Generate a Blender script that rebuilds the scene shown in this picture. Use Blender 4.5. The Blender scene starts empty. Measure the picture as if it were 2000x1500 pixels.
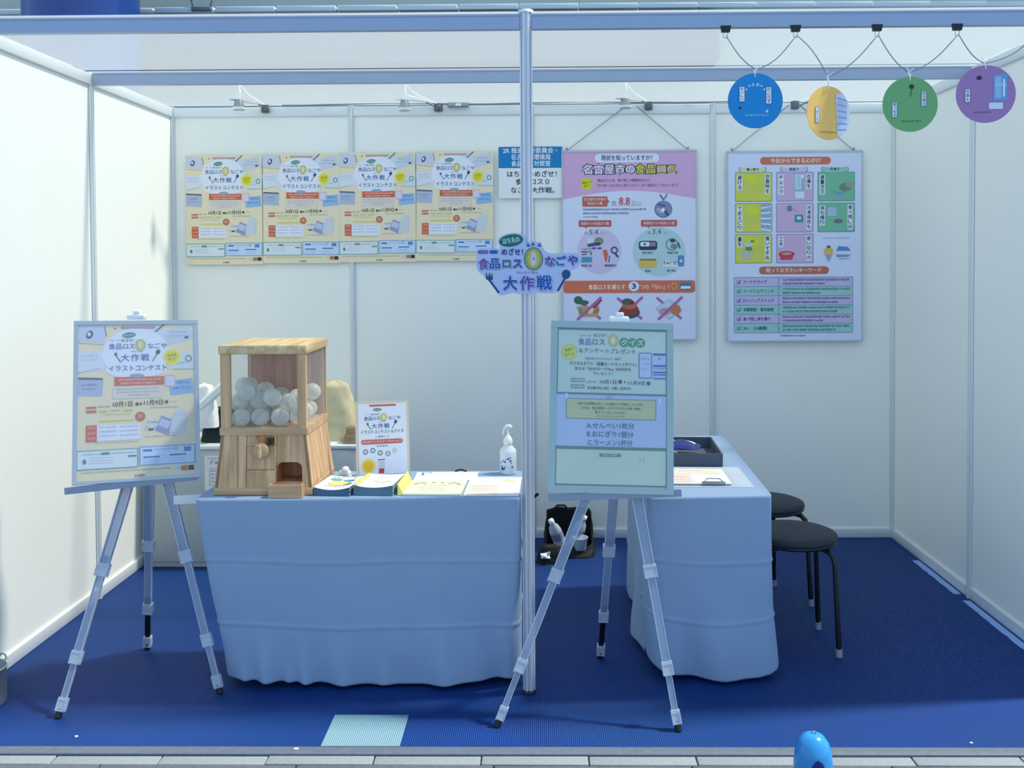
import bpy, bmesh, math, random
from mathutils import Vector, Matrix, Euler, noise
SC = bpy.context.scene
COL = SC.collection
R = math.radians
random.seed(7)

# ------------------------------------------------------------------ camera
def make_camera():
    f, cx, cy = 1937.25, 1029.77, 568.14
    yaw, pit, rol = -0.01387, -0.02799, -0.00525
    fwd = Vector((math.sin(yaw)*math.cos(pit), math.cos(yaw)*math.cos(pit), math.sin(pit)))
    rt = Vector((math.cos(yaw), -math.sin(yaw), 0)); up = rt.cross(fwd)
    r2 = rt*math.cos(rol) + up*math.sin(rol); u2 = -rt*math.sin(rol) + up*math.cos(rol)
    cd = bpy.data.cameras.new('camera'); cam = bpy.data.objects.new('camera', cd); COL.objects.link(cam)
    m = Matrix((r2, u2, -fwd)).transposed().to_4x4(); m.translation = Vector((0.0484, -5.4574, 1.522))
    cam.matrix_world = m
    cd.sensor_width = 36; cd.sensor_fit = 'HORIZONTAL'; cd.lens = f/2000*36
    cd.shift_x = (1000-cx)/2000; cd.shift_y = (cy-750)/2000
    cd.clip_start = .05; cd.clip_end = 100
    SC.camera = cam
make_camera()

# ------------------------------------------------------------------ world, sun, exposure
w = bpy.data.worlds.new('world'); SC.world = w; w.use_nodes = True
nt = w.node_tree; bg = nt.nodes['Background']
tc = nt.nodes.new('ShaderNodeTexCoord'); sp = nt.nodes.new('ShaderNodeSeparateXYZ'); cr = nt.nodes.new('ShaderNodeValToRGB')
nt.links.new(tc.outputs['Generated'], sp.inputs[0]); nt.links.new(sp.outputs['Z'], cr.inputs[0]); nt.links.new(cr.outputs[0], bg.inputs[0])
cr.color_ramp.elements[0].color = (0.43, 0.60, 0.82, 1); cr.color_ramp.elements[0].position = 0
cr.color_ramp.elements[1].color = (0.13, 0.24, 0.40, 1); cr.color_ramp.elements[1].position = 1
bg.inputs[1].default_value = 1.6
sd = bpy.data.lights.new('sun', 'SUN'); sun = bpy.data.objects.new('sun', sd); COL.objects.link(sun)
sd.energy = 5.9; sd.angle = R(4); sd.color = (1.0, 0.96, 0.86)
to_sun = Vector((0.64, 0.085, 1.0)).normalized()
sun.rotation_euler = to_sun.to_track_quat('Z', 'Y').to_euler()
sun.location = (6, 3, 9)
SC.view_settings.view_transform = 'Standard'; SC.view_settings.look = 'None'
SC.view_settings.gamma = 1; SC.view_settings.use_curve_mapping = False
SC.view_settings.exposure = 0.05

# ------------------------------------------------------------------ materials
def lin(c):
    c = c/255
    return c/12.92 if c <= .04045 else ((c+.055)/1.055)**2.4
MC = {}
def mat(name, rgb, rough=.55, metal=0, spec=.4, nz=0, nscale=30, bump=0, bscale=200, coat=0):
    if name in MC: return MC[name]
    m = bpy.data.materials.new(name); m.use_nodes = True; n = m.node_tree; b = n.nodes['Principled BSDF']
    c = tuple(lin(v) for v in rgb) + (1,)
    b.inputs['Base Color'].default_value = c; b.inputs['Roughness'].default_value = rough
    b.inputs['Metallic'].default_value = metal; b.inputs['Specular IOR Level'].default_value = spec
    if coat: b.inputs['Coat Weight'].default_value = coat
    if nz or bump:
        t = n.nodes.new('ShaderNodeTexCoord')
    if nz:
        x = n.nodes.new('ShaderNodeTexNoise'); x.inputs['Scale'].default_value = nscale; x.inputs['Detail'].default_value = 4
        n.links.new(t.outputs['Object'], x.inputs['Vector'])
        mx = n.nodes.new('ShaderNodeMix'); mx.data_type = 'RGBA'
        mx.inputs[6].default_value = tuple(v*(1-nz) for v in c[:3])+(1,); mx.inputs[7].default_value = tuple(min(1, v*(1+nz)) for v in c[:3])+(1,)
        n.links.new(x.outputs['Fac'], mx.inputs[0]); n.links.new(mx.outputs[2], b.inputs['Base Color'])
    if bump:
        x = n.nodes.new('ShaderNodeTexNoise'); x.inputs['Scale'].default_value = bscale; x.inputs['Detail'].default_value = 3
        n.links.new(t.outputs['Object'], x.inputs['Vector'])
        bp = n.nodes.new('ShaderNodeBump'); bp.inputs['Strength'].default_value = bump; bp.inputs['Distance'].default_value = .002
        n.links.new(x.outputs['Fac'], bp.inputs['Height']); n.links.new(bp.outputs[0], b.inputs['Normal'])
    MC[name] = m; return m
def ink(rgb):
    return mat('ink_%d_%d_%d' % rgb, rgb, .5, spec=.35)
def clear(name, rgb, clearness=.6, rough=.1, edge=.55):
    if name in MC: return MC[name]
    m = bpy.data.materials.new(name); m.use_nodes = True; n = m.node_tree; b = n.nodes['Principled BSDF']; out = n.nodes['Material Output']
    b.inputs['Base Color'].default_value = tuple(lin(v) for v in rgb)+(1,); b.inputs['Roughness'].default_value = rough
    b.inputs['Specular IOR Level'].default_value = .8
    tr = n.nodes.new('ShaderNodeBsdfTransparent'); mx = n.nodes.new('ShaderNodeMixShader')
    lw = n.nodes.new('ShaderNodeLayerWeight'); lw.inputs[0].default_value = .35
    mr = n.nodes.new('ShaderNodeMapRange'); mr.inputs[3].default_value = 1-clearness; mr.inputs[4].default_value = min(1, 1-clearness+edge)
    n.links.new(lw.outputs['Facing'], mr.inputs[0]); n.links.new(mr.outputs[0], mx.inputs[0])
    n.links.new(tr.outputs[0], mx.inputs[1]); n.links.new(b.outputs[0], mx.inputs[2]); n.links.new(mx.outputs[0], out.inputs[0])
    MC[name] = m; return m
def film_mat():
    m = bpy.data.materials.new('white_film'); m.use_nodes = True; n = m.node_tree; out = n.nodes['Material Output']
    n.nodes.remove(n.nodes['Principled BSDF'])
    d = n.nodes.new('ShaderNodeBsdfDiffuse'); d.inputs[0].default_value = (.74, .80, .84, 1)
    t = n.nodes.new('ShaderNodeBsdfTranslucent'); t.inputs[0].default_value = (.74, .79, .80, 1)
    tp = n.nodes.new('ShaderNodeBsdfTransparent'); tp.inputs[0].default_value = (1, .97, .90, 1)
    a = n.nodes.new('ShaderNodeMixShader'); a.inputs[0].default_value = .66
    b = n.nodes.new('ShaderNodeMixShader'); b.inputs[0].default_value = .50
    n.links.new(d.outputs[0], a.inputs[1]); n.links.new(t.outputs[0], a.inputs[2])
    n.links.new(a.outputs[0], b.inputs[1]); n.links.new(tp.outputs[0], b.inputs[2]); n.links.new(b.outputs[0], out.inputs[0])
    return m
def carpet_mat(name, base, ridge, cross=False):
    m = bpy.data.materials.new(name); m.use_nodes = True; n = m.node_tree; b = n.nodes['Principled BSDF']
    b.inputs['Roughness'].default_value = .62; b.inputs['Specular IOR Level'].default_value = .26
    t = n.nodes.new('ShaderNodeTexCoord')
    wv = n.nodes.new('ShaderNodeTexWave'); wv.wave_type = 'BANDS'; wv.bands_direction = 'X'; wv.inputs['Scale'].default_value = 1000/6.5/20*1.0
    wv.inputs['Scale'].default_value = 48; wv.inputs['Distortion'].default_value = .15; wv.inputs['Detail'].default_value = 1
    n.links.new(t.outputs['Object'], wv.inputs['Vector'])
    wy = n.nodes.new('ShaderNodeTexWave'); wy.wave_type = 'BANDS'; wy.bands_direction = 'Y'; wy.inputs['Scale'].default_value = 34
    n.links.new(t.outputs['Object'], wy.inputs['Vector'])
    mm = n.nodes.new('ShaderNodeMath'); mm.operation = 'MULTIPLY_ADD'; mm.inputs[1].default_value = .5 if cross else .18
    n.links.new(wy.outputs['Fac'], mm.inputs[0]); n.links.new(wv.outputs['Fac'], mm.inputs[2])
    ns = n.nodes.new('ShaderNodeTexNoise'); ns.inputs['Scale'].default_value = 1.7; ns.inputs['Detail'].default_value = 6
    n.links.new(t.outputs['Object'], ns.inputs['Vector'])
    mx = n.nodes.new('ShaderNodeMix'); mx.data_type = 'RGBA'
    mx.inputs[6].default_value = tuple(lin(v) for v in base)+(1,); mx.inputs[7].default_value = tuple(lin(v) for v in ridge)+(1,)
    n.links.new(mm.outputs[0], mx.inputs[0])
    m2 = n.nodes.new('ShaderNodeMix'); m2.data_type = 'RGBA'; m2.blend_type = 'MULTIPLY'; m2.inputs[0].default_value = .35
    n.links.new(mx.outputs[2], m2.inputs[6]); n.links.new(ns.outputs['Color'], m2.inputs[7])
    bc = n.nodes.new('ShaderNodeBrightContrast'); bc.inputs[1].default_value = 0
    n.links.new(m2.outputs[2], b.inputs['Base Color'])
    bp = n.nodes.new('ShaderNodeBump'); bp.inputs['Strength'].default_value = .6; bp.inputs['Distance'].default_value = .002
    n.links.new(mm.outputs[0], bp.inputs['Height']); n.links.new(bp.outputs[0], b.inputs['Normal'])
    return m
def wood_mat(name, a, c, axis='Z'):
    m = bpy.data.materials.new(name); m.use_nodes = True; n = m.node_tree; b = n.nodes['Principled BSDF']
    b.inputs['Roughness'].default_value = .5; b.inputs['Specular IOR Level'].default_value = .3
    t = n.nodes.new('ShaderNodeTexCoord'); mp = n.nodes.new('ShaderNodeMapping')
    mp.inputs['Scale'].default_value = {'Z': (28, 28, 1.6), 'X': (1.6, 28, 28), 'Y': (28, 1.6, 28)}[axis]
    n.links.new(t.outputs['Object'], mp.inputs[0])
    x = n.nodes.new('ShaderNodeTexNoise'); x.inputs['Scale'].default_value = 1.5; x.inputs['Detail'].default_value = 5; x.inputs['Distortion'].default_value = .6
    n.links.new(mp.outputs[0], x.inputs['Vector'])
    r = n.nodes.new('ShaderNodeValToRGB'); r.color_ramp.elements[0].position = .33; r.color_ramp.elements[1].position = .68
    r.color_ramp.elements[0].color = tuple(lin(v) for v in a)+(1,); r.color_ramp.elements[1].color = tuple(lin(v) for v in c)+(1,)
    n.links.new(x.outputs['Fac'], r.inputs[0]); n.links.new(r.outputs[0], b.inputs['Base Color'])
    return m

M = dict(
    panel=mat('white_panel', (246, 248, 240), .5, spec=.25, nz=.02, nscale=3),
    alu=mat('satin_aluminium', (150, 166, 190), .38, metal=.6, nz=.05, nscale=12),
    pole=mat('brushed_post', (206, 212, 220), .42, metal=.35, spec=.6),
    rail=mat('white_rail', (226, 232, 232), .4, metal=.15, spec=.5),
    groove=mat('dark_groove', (70, 92, 128), .6),
    film=film_mat(),
    carpet=carpet_mat('blue_ribbed_carpet', (2, 32, 92), (22, 74, 150)),
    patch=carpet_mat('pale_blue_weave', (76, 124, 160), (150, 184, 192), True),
    tape=mat('pale_blue_strip', (150, 178, 232), .6),
    pave=mat('grey_paving', (88, 94, 102), .8, nz=.3, nscale=60, bump=.5),
    pave2=mat('light_paving', (134, 140, 144), .8, nz=.2, nscale=80, bump=.4),
    kerb=mat('dark_edging', (92, 102, 114), .6, nz=.25, nscale=40),
    joint=mat('paving_joint', (108, 114, 120), .9),
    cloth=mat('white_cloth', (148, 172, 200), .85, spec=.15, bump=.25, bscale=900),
    tabletop=mat('grey_laminate', (170, 172, 170), .5),
    dark=mat('black_plastic', (20, 24, 30), .45),
    blackmetal=mat('black_enamel', (14, 16, 24), .35, spec=.5),
    vinyl=mat('black_vinyl', (34, 44, 52), .55, bump=.3, bscale=500),
    cap=mat('grey_rubber', (150, 156, 168), .6),
    woodz=wood_mat('pale_pine_upright', (196, 152, 108), (236, 198, 154), 'Z'),
    woodx=wood_mat('pale_pine_crosswise', (186, 146, 106), (226, 188, 146), 'X'),
    woody=wood_mat('pale_pine_lengthwise', (196, 164, 114), (232, 206, 158), 'Y'),
    wooddark=wood_mat('reddish_pine_back', (170, 108, 72), (210, 150, 106), 'Z'),
    seam=mat('wood_seam', (96, 70, 46), .8),
    acrylic=clear('clear_acrylic', (226, 236, 240), .95, .04, .12),
    legplastic=clear('cloudy_plastic', (150, 170, 200), .45, .25, .3),
    jointplastic=clear('clear_joint', (214, 226, 240), .42, .12, .5),
    capsule=clear('capsule_shell', (240, 240, 226), .70, .06, .75),
    capsule2=clear('capsule_milky_half', (238, 236, 218), .50, .10, .6),
    paper=mat('white_paper', (236, 238, 236), .7, spec=.2),
    white=mat('white_plastic', (238, 242, 240), .35, spec=.5),
    greybox=mat('grey_cabinet', (176, 186, 186), .5, nz=.05),
    cardw=mat('white_card', (222, 226, 222), .6),
    bagblack=mat('black_bag_fabric', (16, 24, 30), .75, bump=.6, bscale=60),
    baggreen=mat('dark_green_bag', (14, 38, 42), .75, bump=.6, bscale=60),
    tan=mat('tan_paper', (206, 196, 158), .8, nz=.12, nscale=12, bump=.5, bscale=30),
    brown=mat('brown_paper', (150, 132, 104), .8, nz=.2, nscale=30, bump=.8, bscale=40),
    felt=mat('grey_felt', (86, 94, 108), .95, nz=.25, nscale=200, bump=.6, bscale=300),
    navy=mat('navy_film', (26, 44, 122), .3, spec=.6),
    steel=mat('steel', (150, 156, 160), .3, metal=.85, nz=.1),
    galv=mat('galvanised', (150, 160, 160), .5, metal=.5, nz=.25, nscale=30),
    string=mat('pale_string', (130, 148, 156), .8),
    whitestring=mat('white_string', (240, 244, 246), .7),
    bluecone=mat('glossy_blue', (46, 140, 206), .22, spec=.6),
    bluedark=mat('deep_blue', (16, 40, 120), .4),
    bwall=mat('far_wall', (186, 194, 184), .7, nz=.05, nscale=2),
    bledge=mat('far_ledge', (192, 206, 212), .6),
    bunder=mat('far_soffit', (84, 94, 102), .7),
    bcol=mat('blue_column', (20, 58, 128), .25, spec=.6),
    bgmetal=mat('far_lamp', (96, 108, 116), .5),
)

# ------------------------------------------------------------------ mesh helpers
class MB:
    def __init__(s): s.v = []; s.f = []; s.m = []; s.sm = []
    def add(s, vs, fs, mi=0, smooth=False, mtx=None):
        b = len(s.v)
        for v in vs:
            v = Vector(v); s.v.append(mtx @ v if mtx else v)
        for f in fs: s.f.append([b+i for i in f]); s.m.append(mi); s.sm.append(smooth)
        return s
    def box(s, a, c, mi=0, bev=0, mtx=None):
        a = Vector(a); c = Vector(c)
        lo = Vector([min(a[i], c[i]) for i in range(3)]); hi = Vector([max(a[i], c[i]) for i in range(3)])
        if bev:
            bm = bmesh.new(); bmesh.ops.create_cube(bm, size=1)
            for v in bm.verts: v.co = Vector([(lo[i]+hi[i])/2 + v.co[i]*(hi[i]-lo[i]) for i in range(3)])
            bmesh.ops.bevel(bm, geom=bm.edges[:], offset=bev, segments=2, affect='EDGES', profile=.5)
            bm.verts.ensure_lookup_table()
            s.add([v.co.copy() for v in bm.verts], [[v.index for v in f.verts] for f in bm.faces], mi, True, mtx); bm.free()
            return s
        x0, y0, z0 = lo; x1, y1, z1 = hi
        return s.add([(x0,y0,z0),(x1,y0,z0),(x1,y1,z0),(x0,y1,z0),(x0,y0,z1),(x1,y0,z1),(x1,y1,z1),(x0,y1,z1)],
              [(3,2,1,0),(4,5,6,7),(0,1,5,4),(1,2,6,5),(2,3,7,6),(3,0,4,7)], mi, False, mtx)
    def hexa(s, p, mi=0):
        return s.add(p, [(3,2,1,0),(4,5,6,7),(0,1,5,4),(1,2,6,5),(2,3,7,6),(3,0,4,7)], mi)
    def tube(s, pts, r, n=8, mi=0, capped=True, radii=None):
        pts = [Vector(p) for p in pts]; rings = []; prev = None
        for i, p in enumerate(pts):
            if i == 0: d = pts[1]-p
            elif i == len(pts)-1: d = p-pts[i-1]
            else: d = (pts[i+1]-p).normalized() + (p-pts[i-1]).normalized()
            d.normalize()
            if prev is None:
                u = d.cross(Vector((0,0,1)) if abs(d.z) < .9 else Vector((0,1,0))).normalized()
            else: u = (prev - d*prev.dot(d)).normalized()
            prev = u; v = d.cross(u); rr = radii[i] if radii else r
            rings.append([p + (u*math.cos(2*math.pi*k/n) + v*math.sin(2*math.pi*k/n))*rr for k in range(n)])
        vs = [q for g in rings for q in g]; fs = []
        for i in range(len(pts)-1):
            for k in range(n):
                fs.append((i*n+k, i*n+(k+1)%n, (i+1)*n+(k+1)%n, (i+1)*n+k))
        s.add(vs, fs, mi, True)
        if capped:
            s.add(rings[0], [tuple(reversed(range(n)))], mi); s.add(rings[-1], [tuple(range(n))], mi)
        return s
    def bar(s, p, q, wd, th, mi=0, w2=None, t2=None, side=None):
        p = Vector(p); q = Vector(q); d = (q-p).normalized()
        u = (side or Vector((1,0,0))); u = (u - d*u.dot(d)).normalized(); v = d.cross(u)
        w2 = w2 or wd; t2 = t2 or th
        def ring(c, a, b): return [c-u*a/2-v*b/2, c+u*a/2-v*b/2, c+u*a/2+v*b/2, c-u*a/2+v*b/2]
        return s.add(ring(p, wd, th)+ring(q, w2, t2), [(3,2,1,0),(4,5,6,7),(0,1,5,4),(1,2,6,5),(2,3,7,6),(3,0,4,7)], mi)
    def lathe(s, prof, c=(0,0,0), n=24, mi=0, smooth=True, capped=True):
        vs = []; fs = []; c = Vector(c)
        for r, z in prof:
            for k in range(n):
                a = 2*math.pi*k/n; vs.append(c+Vector((r*math.cos(a), r*math.sin(a), z)))
        L = len(prof)
        for i in range(L-1):
            for k in range(n): fs.append((i*n+k, i*n+(k+1)%n, (i+1)*n+(k+1)%n, (i+1)*n+k))
        s.add(vs, fs, mi, smooth)
        if capped:
            if prof[0][0] > 1e-5: s.add(vs[:n], [tuple(reversed(range(n)))], mi)
            if prof[-1][0] > 1e-5: s.add(vs[-n:], [tuple(range(n))], mi)
        return s
    def prism(s, poly, y0, y1, mi=0):      # poly in x,z, extruded along y
        n = len(poly)
        vs = [(x, y0, z) for x, z in poly]+[(x, y1, z) for x, z in poly]
        fs = [tuple(range(n)), tuple(reversed(range(n, 2*n)))]+[(i, i+n, (i+1)%n+n, (i+1)%n) for i in range(n)]
        return s.add(vs, fs, mi)
    def prismz(s, poly, z0, z1, mi=0):
        n = len(poly)
        vs = [(x, y, z0) for x, y in poly]+[(x, y, z1) for x, y in poly]
        fs = [tuple(reversed(range(n))), tuple(range(n, 2*n))]+[(i, (i+1)%n, (i+1)%n+n, i+n) for i in range(n)]
        return s.add(vs, fs, mi)
    def grid(s, fn, nu, nv, mi=0, smooth=True):
        vs = [fn(i/nu, j/nv) for j in range(nv+1) for i in range(nu+1)]
        fs = [(j*(nu+1)+i, j*(nu+1)+i+1, (j+1)*(nu+1)+i+1, (j+1)*(nu+1)+i) for j in range(nv) for i in range(nu)]
        return s.add(vs, fs, mi, smooth)
    def build(s, name, mats, parent=None, world=False):
        me = bpy.data.meshes.new(name)
        vs = s.v
        if world and parent is not None:
            inv = PM[parent.name].inverted(); vs = [inv @ v for v in vs]
        me.from_pydata([tuple(v) for v in vs], [], s.f)
        if not isinstance(mats, (list, tuple)): mats = [mats]
        for m in mats: me.materials.append(m)
        for i, p in enumerate(me.polygons): p.material_index = s.m[i]; p.use_smooth = s.sm[i]
        me.update()
        o = bpy.data.objects.new(name, me); COL.objects.link(o)
        if parent is not None: o.parent = parent
        return o
PM = {}
def thing(name, label, cat, loc=(0,0,0), rot=(0,0,0), group=None):
    o = bpy.data.objects.new(name, None); COL.objects.link(o); o.empty_display_size = .05; o.rotation_mode = 'YXZ' if name == 'display_board' else 'XYZ'
    o.location = loc; o.rotation_euler = rot
    PM[o.name] = Matrix.Translation(Vector(loc)) @ Euler(rot, 'YXZ' if name == 'display_board' else 'XYZ').to_matrix().to_4x4()
    return tag(o, label, cat, group)
def tag(o, label, cat, group=None):
    o['label'] = label; o['category'] = cat
    if group: o['group'] = group
    return o
def place(o, loc, rot=(0,0,0)):
    o.location = loc; o.rotation_euler = rot; return o
def struct(o): o['kind'] = 'structure'; return o
def sroot(name, label=None):
    o = bpy.data.objects.new(name, None); COL.objects.link(o); PM[o.name] = Matrix.Identity(4); o['kind'] = 'structure'
    return o
def dup(root, loc, rot, label, group=None):
    r = root.copy(); COL.objects.link(r); r.location = loc; r.rotation_euler = rot; r['label'] = label
    if group: r['group'] = group
    for ch in list(root.children):
        c = ch.copy(); COL.objects.link(c); c.parent = r
        for g in list(ch.children):
            d = g.copy(); COL.objects.link(d); d.parent = c
    return r

# ------------------------------------------------------------------ flat print (posters, labels)
TXT = {}
def glyphs(s, off):
    k = (s, off)
    if k not in TXT:
        d = bpy.data.curves.new('tmp', 'FONT'); d.body = s; d.resolution_u = 2; d.offset = off; d.fill_mode = 'FRONT'
        o = bpy.data.objects.new('tmp', d); COL.objects.link(o)
        me = bpy.data.meshes.new_from_object(o.evaluated_get(bpy.context.evaluated_depsgraph_get())) if False else None
        bpy.context.view_layer.update()
        me = o.evaluated_get(bpy.context.evaluated_depsgraph_get()).to_mesh()
        vs = [(v.co.x, v.co.y) for v in me.vertices]; fs = [tuple(p.vertices) for p in me.polygons]
        o.evaluated_get(bpy.context.evaluated_depsgraph_get()).to_mesh_clear()
        bpy.data.objects.remove(o); bpy.data.curves.remove(d)
        TXT[k] = (vs, fs)
    return TXT[k]
class Print:
    """2D drawing in millimetres from the sheet's top left corner; local x right, z up, facing -y."""
    def __init__(s, W, H, step=.00028, y0=.0006, sx=1, sz=1):
        s.W = W; s.H = H; s.mats = []; s.mb = MB(); s.step = step; s.y0 = y0; s.sx = sx; s.sz = sz; s.g = 0
    def mi(s, c):
        if c not in s.mats: s.mats.append(c)
        return s.mats.index(c)
    def P(s, x, y, L): return ((x-s.W/2)*.001*s.sx, -(s.y0+s.step*(L+s.g*.0015)), (s.H-y)*.001*s.sz)
    def poly(s, pts, c, L=1):
        s.g += 1; s.mb.add([s.P(x, y, L) for x, y in pts], [tuple(range(len(pts)))], s.mi(c)); return s
    def rect(s, x0, y0, x1, y1, c, L=1, rot=0):
        cx, cy = (x0+x1)/2, (y0+y1)/2; a = R(rot)
        pts = []
        for x, y in ((x0,y1),(x1,y1),(x1,y0),(x0,y0)):
            dx, dy = x-cx, y-cy; pts.append((cx+dx*math.cos(a)-dy*math.sin(a), cy+dx*math.sin(a)+dy*math.cos(a)))
        return s.poly(pts, c, L)
    def rrect(s, x0, y0, x1, y1, r, c, L=1):
        pts = []
        for cx, cy, a0 in ((x1-r, y1-r, 0), (x0+r, y1-r, 90), (x0+r, y0+r, 180), (x1-r, y0+r, 270)):
            for k in range(5):
                a = R(a0+k*22.5); pts.append((cx+r*math.cos(a), cy+r*math.sin(a)))
        return s.poly(pts[::-1], c, L)
    def ell(s, cx, cy, rx, ry, c, L=1, n=28, rot=0):
        a0 = R(rot); pts = []
        for k in range(n):
            a = -2*math.pi*k/n; dx, dy = rx*math.cos(a), ry*math.sin(a)
            pts.append((cx+dx*math.cos(a0)-dy*math.sin(a0), cy+dx*math.sin(a0)+dy*math.cos(a0)))
        return s.poly(pts, c, L)
    def ring(s, cx, cy, rx, ry, wd, c, L=1, n=28):
        vs = []
        for k in range(n):
            a = 2*math.pi*k/n
            vs += [s.P(cx+rx*math.cos(a), cy+ry*math.sin(a), L), s.P(cx+(rx-wd)*math.cos(a), cy+(ry-wd)*math.sin(a), L)]
        s.mb.add(vs, [(2*k, 2*k+1, (2*k+3) % (2*n), (2*k+2) % (2*n)) for k in range(n)], s.mi(c)); return s
    def frame(s, x0, y0, x1, y1, wd, c, L=1):
        for a in ((x0,y0,x1,y0+wd),(x0,y1-wd,x1,y1),(x0,y0,x0+wd,y1),(x1-wd,y0,x1,y1)): s.rect(*a, c, L)
        return s
    def line(s, x0, y0, x1, y1, wd, c, L=1):
        d = Vector((x1-x0, y1-y0)).normalized()*wd/2
        return s.poly([(x0-d.y, y0+d.x), (x1-d.y, y1+d.x), (x1+d.y, y1-d.x), (x0+d.y, y0-d.x)], c, L)
    def txt(s, t, cx, cy, wd, h, c, L=3, bold=.0, rot=0):
        if bold > 0:
            k_ = bold*h*.55; n_ = 4 if bold < .045 else 8
            for q in range(n_):
                a_ = 2*math.pi*q/n_; s.txt(t, cx+k_*math.cos(a_), cy+k_*math.sin(a_), wd, h, c, L, 0, rot)
        vs, fs = glyphs(t, 0)
        if not vs: return s
        x0 = min(v[0] for v in vs); x1 = max(v[0] for v in vs)
        s.g += 1; k = wd/(x1-x0); a = R(rot); out = []
        for x, y in vs:
            dx = (x-(x0+x1)/2)*k; dy = -(y-.34)*h
            out.append(s.P(cx+dx*math.cos(a)-dy*math.sin(a), cy+dx*math.sin(a)+dy*math.cos(a), L))
        s.mb.add(out, fs, s.mi(c)); return s
    def vtxt(s, t, cx, y0, y1, wd, c, L=3, bold=.02):
        n = len(t); st = (y1-y0)/n
        for i, ch in enumerate(t):
            if ch == 'ー': s.rect(cx-wd*.06, y0+st*(i+.15), cx+wd*.06, y0+st*(i+.85), c, L)
            else: s.txt(ch, cx, y0+st*(i+.5), min(wd, st)*.86, min(wd*1.05, st), c, L, bold)
        return s
    def dashes(s, x0, y, x1, h, c, L=3, seed=0, gap=.35):
        rn = random.Random(seed+int(x0*7+y*13)); x = x0
        while x < x1-h*.3:
            wdt = h*rn.uniform(.35, .95); k = rn.random()
            e = min(x+wdt, x1)
            if k < .5:
                s.rect(x, y-h*.45, e, y-h*.15, c, L); s.rect(x+wdt*.1, y+h*.1, e, y+h*.35, c, L)
            elif k < .8:
                s.rect(x, y-h*.1, e, y+h*.12, c, L); s.rect((x+e)/2-h*.08, y-h*.45, (x+e)/2+h*.1, y+h*.4, c, L)
            else: s.rect(x, y-h*.4, x+h*.16, y+h*.4, c, L); s.rect(x, y-h*.4, e, y-h*.22, c, L)
            x = e+h*gap*rn.uniform(.5, 1.3)
        return s
    def build(s, name, parent):
        return s.mb.build(name, [ink(c) for c in s.mats], parent)

def sheet(name, W, H, c, parent=None, th=.0008, sx=1, sz=1):
    mb = MB().box((-W/2000*sx, 0, 0), (W/2000*sx, th, H/1000*sz))
    return mb.build(name, ink(c) if isinstance(c, tuple) else c, parent)

# ================================================================== SETTING
H = 2.385
def post_mesh(x, y, z0, z1, r=.02, n=8):
    poly = []
    for k in range(n):
        a = math.pi/n + 2*math.pi*k/n; b = math.pi/n + 2*math.pi*(k+1)/n
        p = Vector((math.cos(a), math.sin(a)))*r; q = Vector((math.cos(b), math.sin(b)))*r
        t = (q-p); poly += [p, p+t*.34, (p+t*.36)*.78, (p+t*.64)*.78, p+t*.66]
    return MB().prismz([(x+v.x, y+v.y) for v in poly], z0, z1)
def wall(name, O, D, N, n):
    """n panels of 0.99 m from O along D; N points into the booth"""
    root = sroot(name); O = Vector(O); D = Vector(D); N = Vector(N)
    def bx(a, b, z0, z1, d0, d1, bev=0):
        p = O+D*a+N*d0; q = O+D*b+N*d1
        return MB().box((p.x, p.y, z0), (q.x, q.y, z1), 0, bev)
    for i in range(n):
        a = i*.99+.014; b = (i+1)*.99-.014
        bx(a-.013, b+.013, .03, H-.03, -.006, -.002).build('panel', M['panel'], root)
        bx(a, b, .0, .052, -.012, .010, .003).build('bottom_rail', M['rail'], root)
        bx(a, b, H-.052, H, -.012, .010, .003).build('top_rail', M['rail'], root)
    for i in range(n+1 if n == 4 else n):      # the back corners have one shared post
        p = O+D*i*.99
        post_mesh(p.x, p.y, 0, H+.004, .0165).build('post', M['rail'], root)
    return root
wall('wall_back', (-1.98, 0, 0), (1, 0, 0), (0, -1, 0), 4)
wall('wall_left', (-1.98, -1.98, 0), (0, 1, 0), (1, 0, 0), 2)
wall('wall_right', (1.98, -1.98, 0), (0, 1, 0), (-1, 0, 0), 2)

struct(MB().box((-3.4, -2.38, -.012), (3.4, .03, 0)).build('floor', M['carpet']))
pv = sroot('pavement')
MB().box((-12, -9, -.06), (12, 12, -.022)).build('ground_slab', M['joint'], pv)
MB().box((-4, -2.43, -.022), (4, -2.382, .004), 0, .004).build('edging_strip', M['kerb'], pv)
rn = random.Random(3)
x = -4.1
tile_m = {}
def tile(x0, x1, y0, y1, z, m):
    k = (round(x1-x0, 3), round(y1-y0, 3))
    if k not in tile_m:
        o = MB().box((-k[0]/2, -k[1]/2, -.02), (k[0]/2, k[1]/2, 0), 0, .003).build('paver', m, pv); tile_m[k] = o
    else:
        o = tile_m[k].copy(); COL.objects.link(o)
    o.location = ((x0+x1)/2, (y0+y1)/2, z); return o
while x < 4:
    tile(x, x+.326, -2.487, -2.436, rn.uniform(-.0015, .001), M['pave2']); x += .33
x = -4.3
for j in range(4):
    x = -4.3-.3*(j % 2)
    while x < 4.2:
        tile(x, x+.595, -2.49-.6*(j+1)+.005, -2.49-.6*j, rn.uniform(-.003, 0), M['pave']); x += .6

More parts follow.
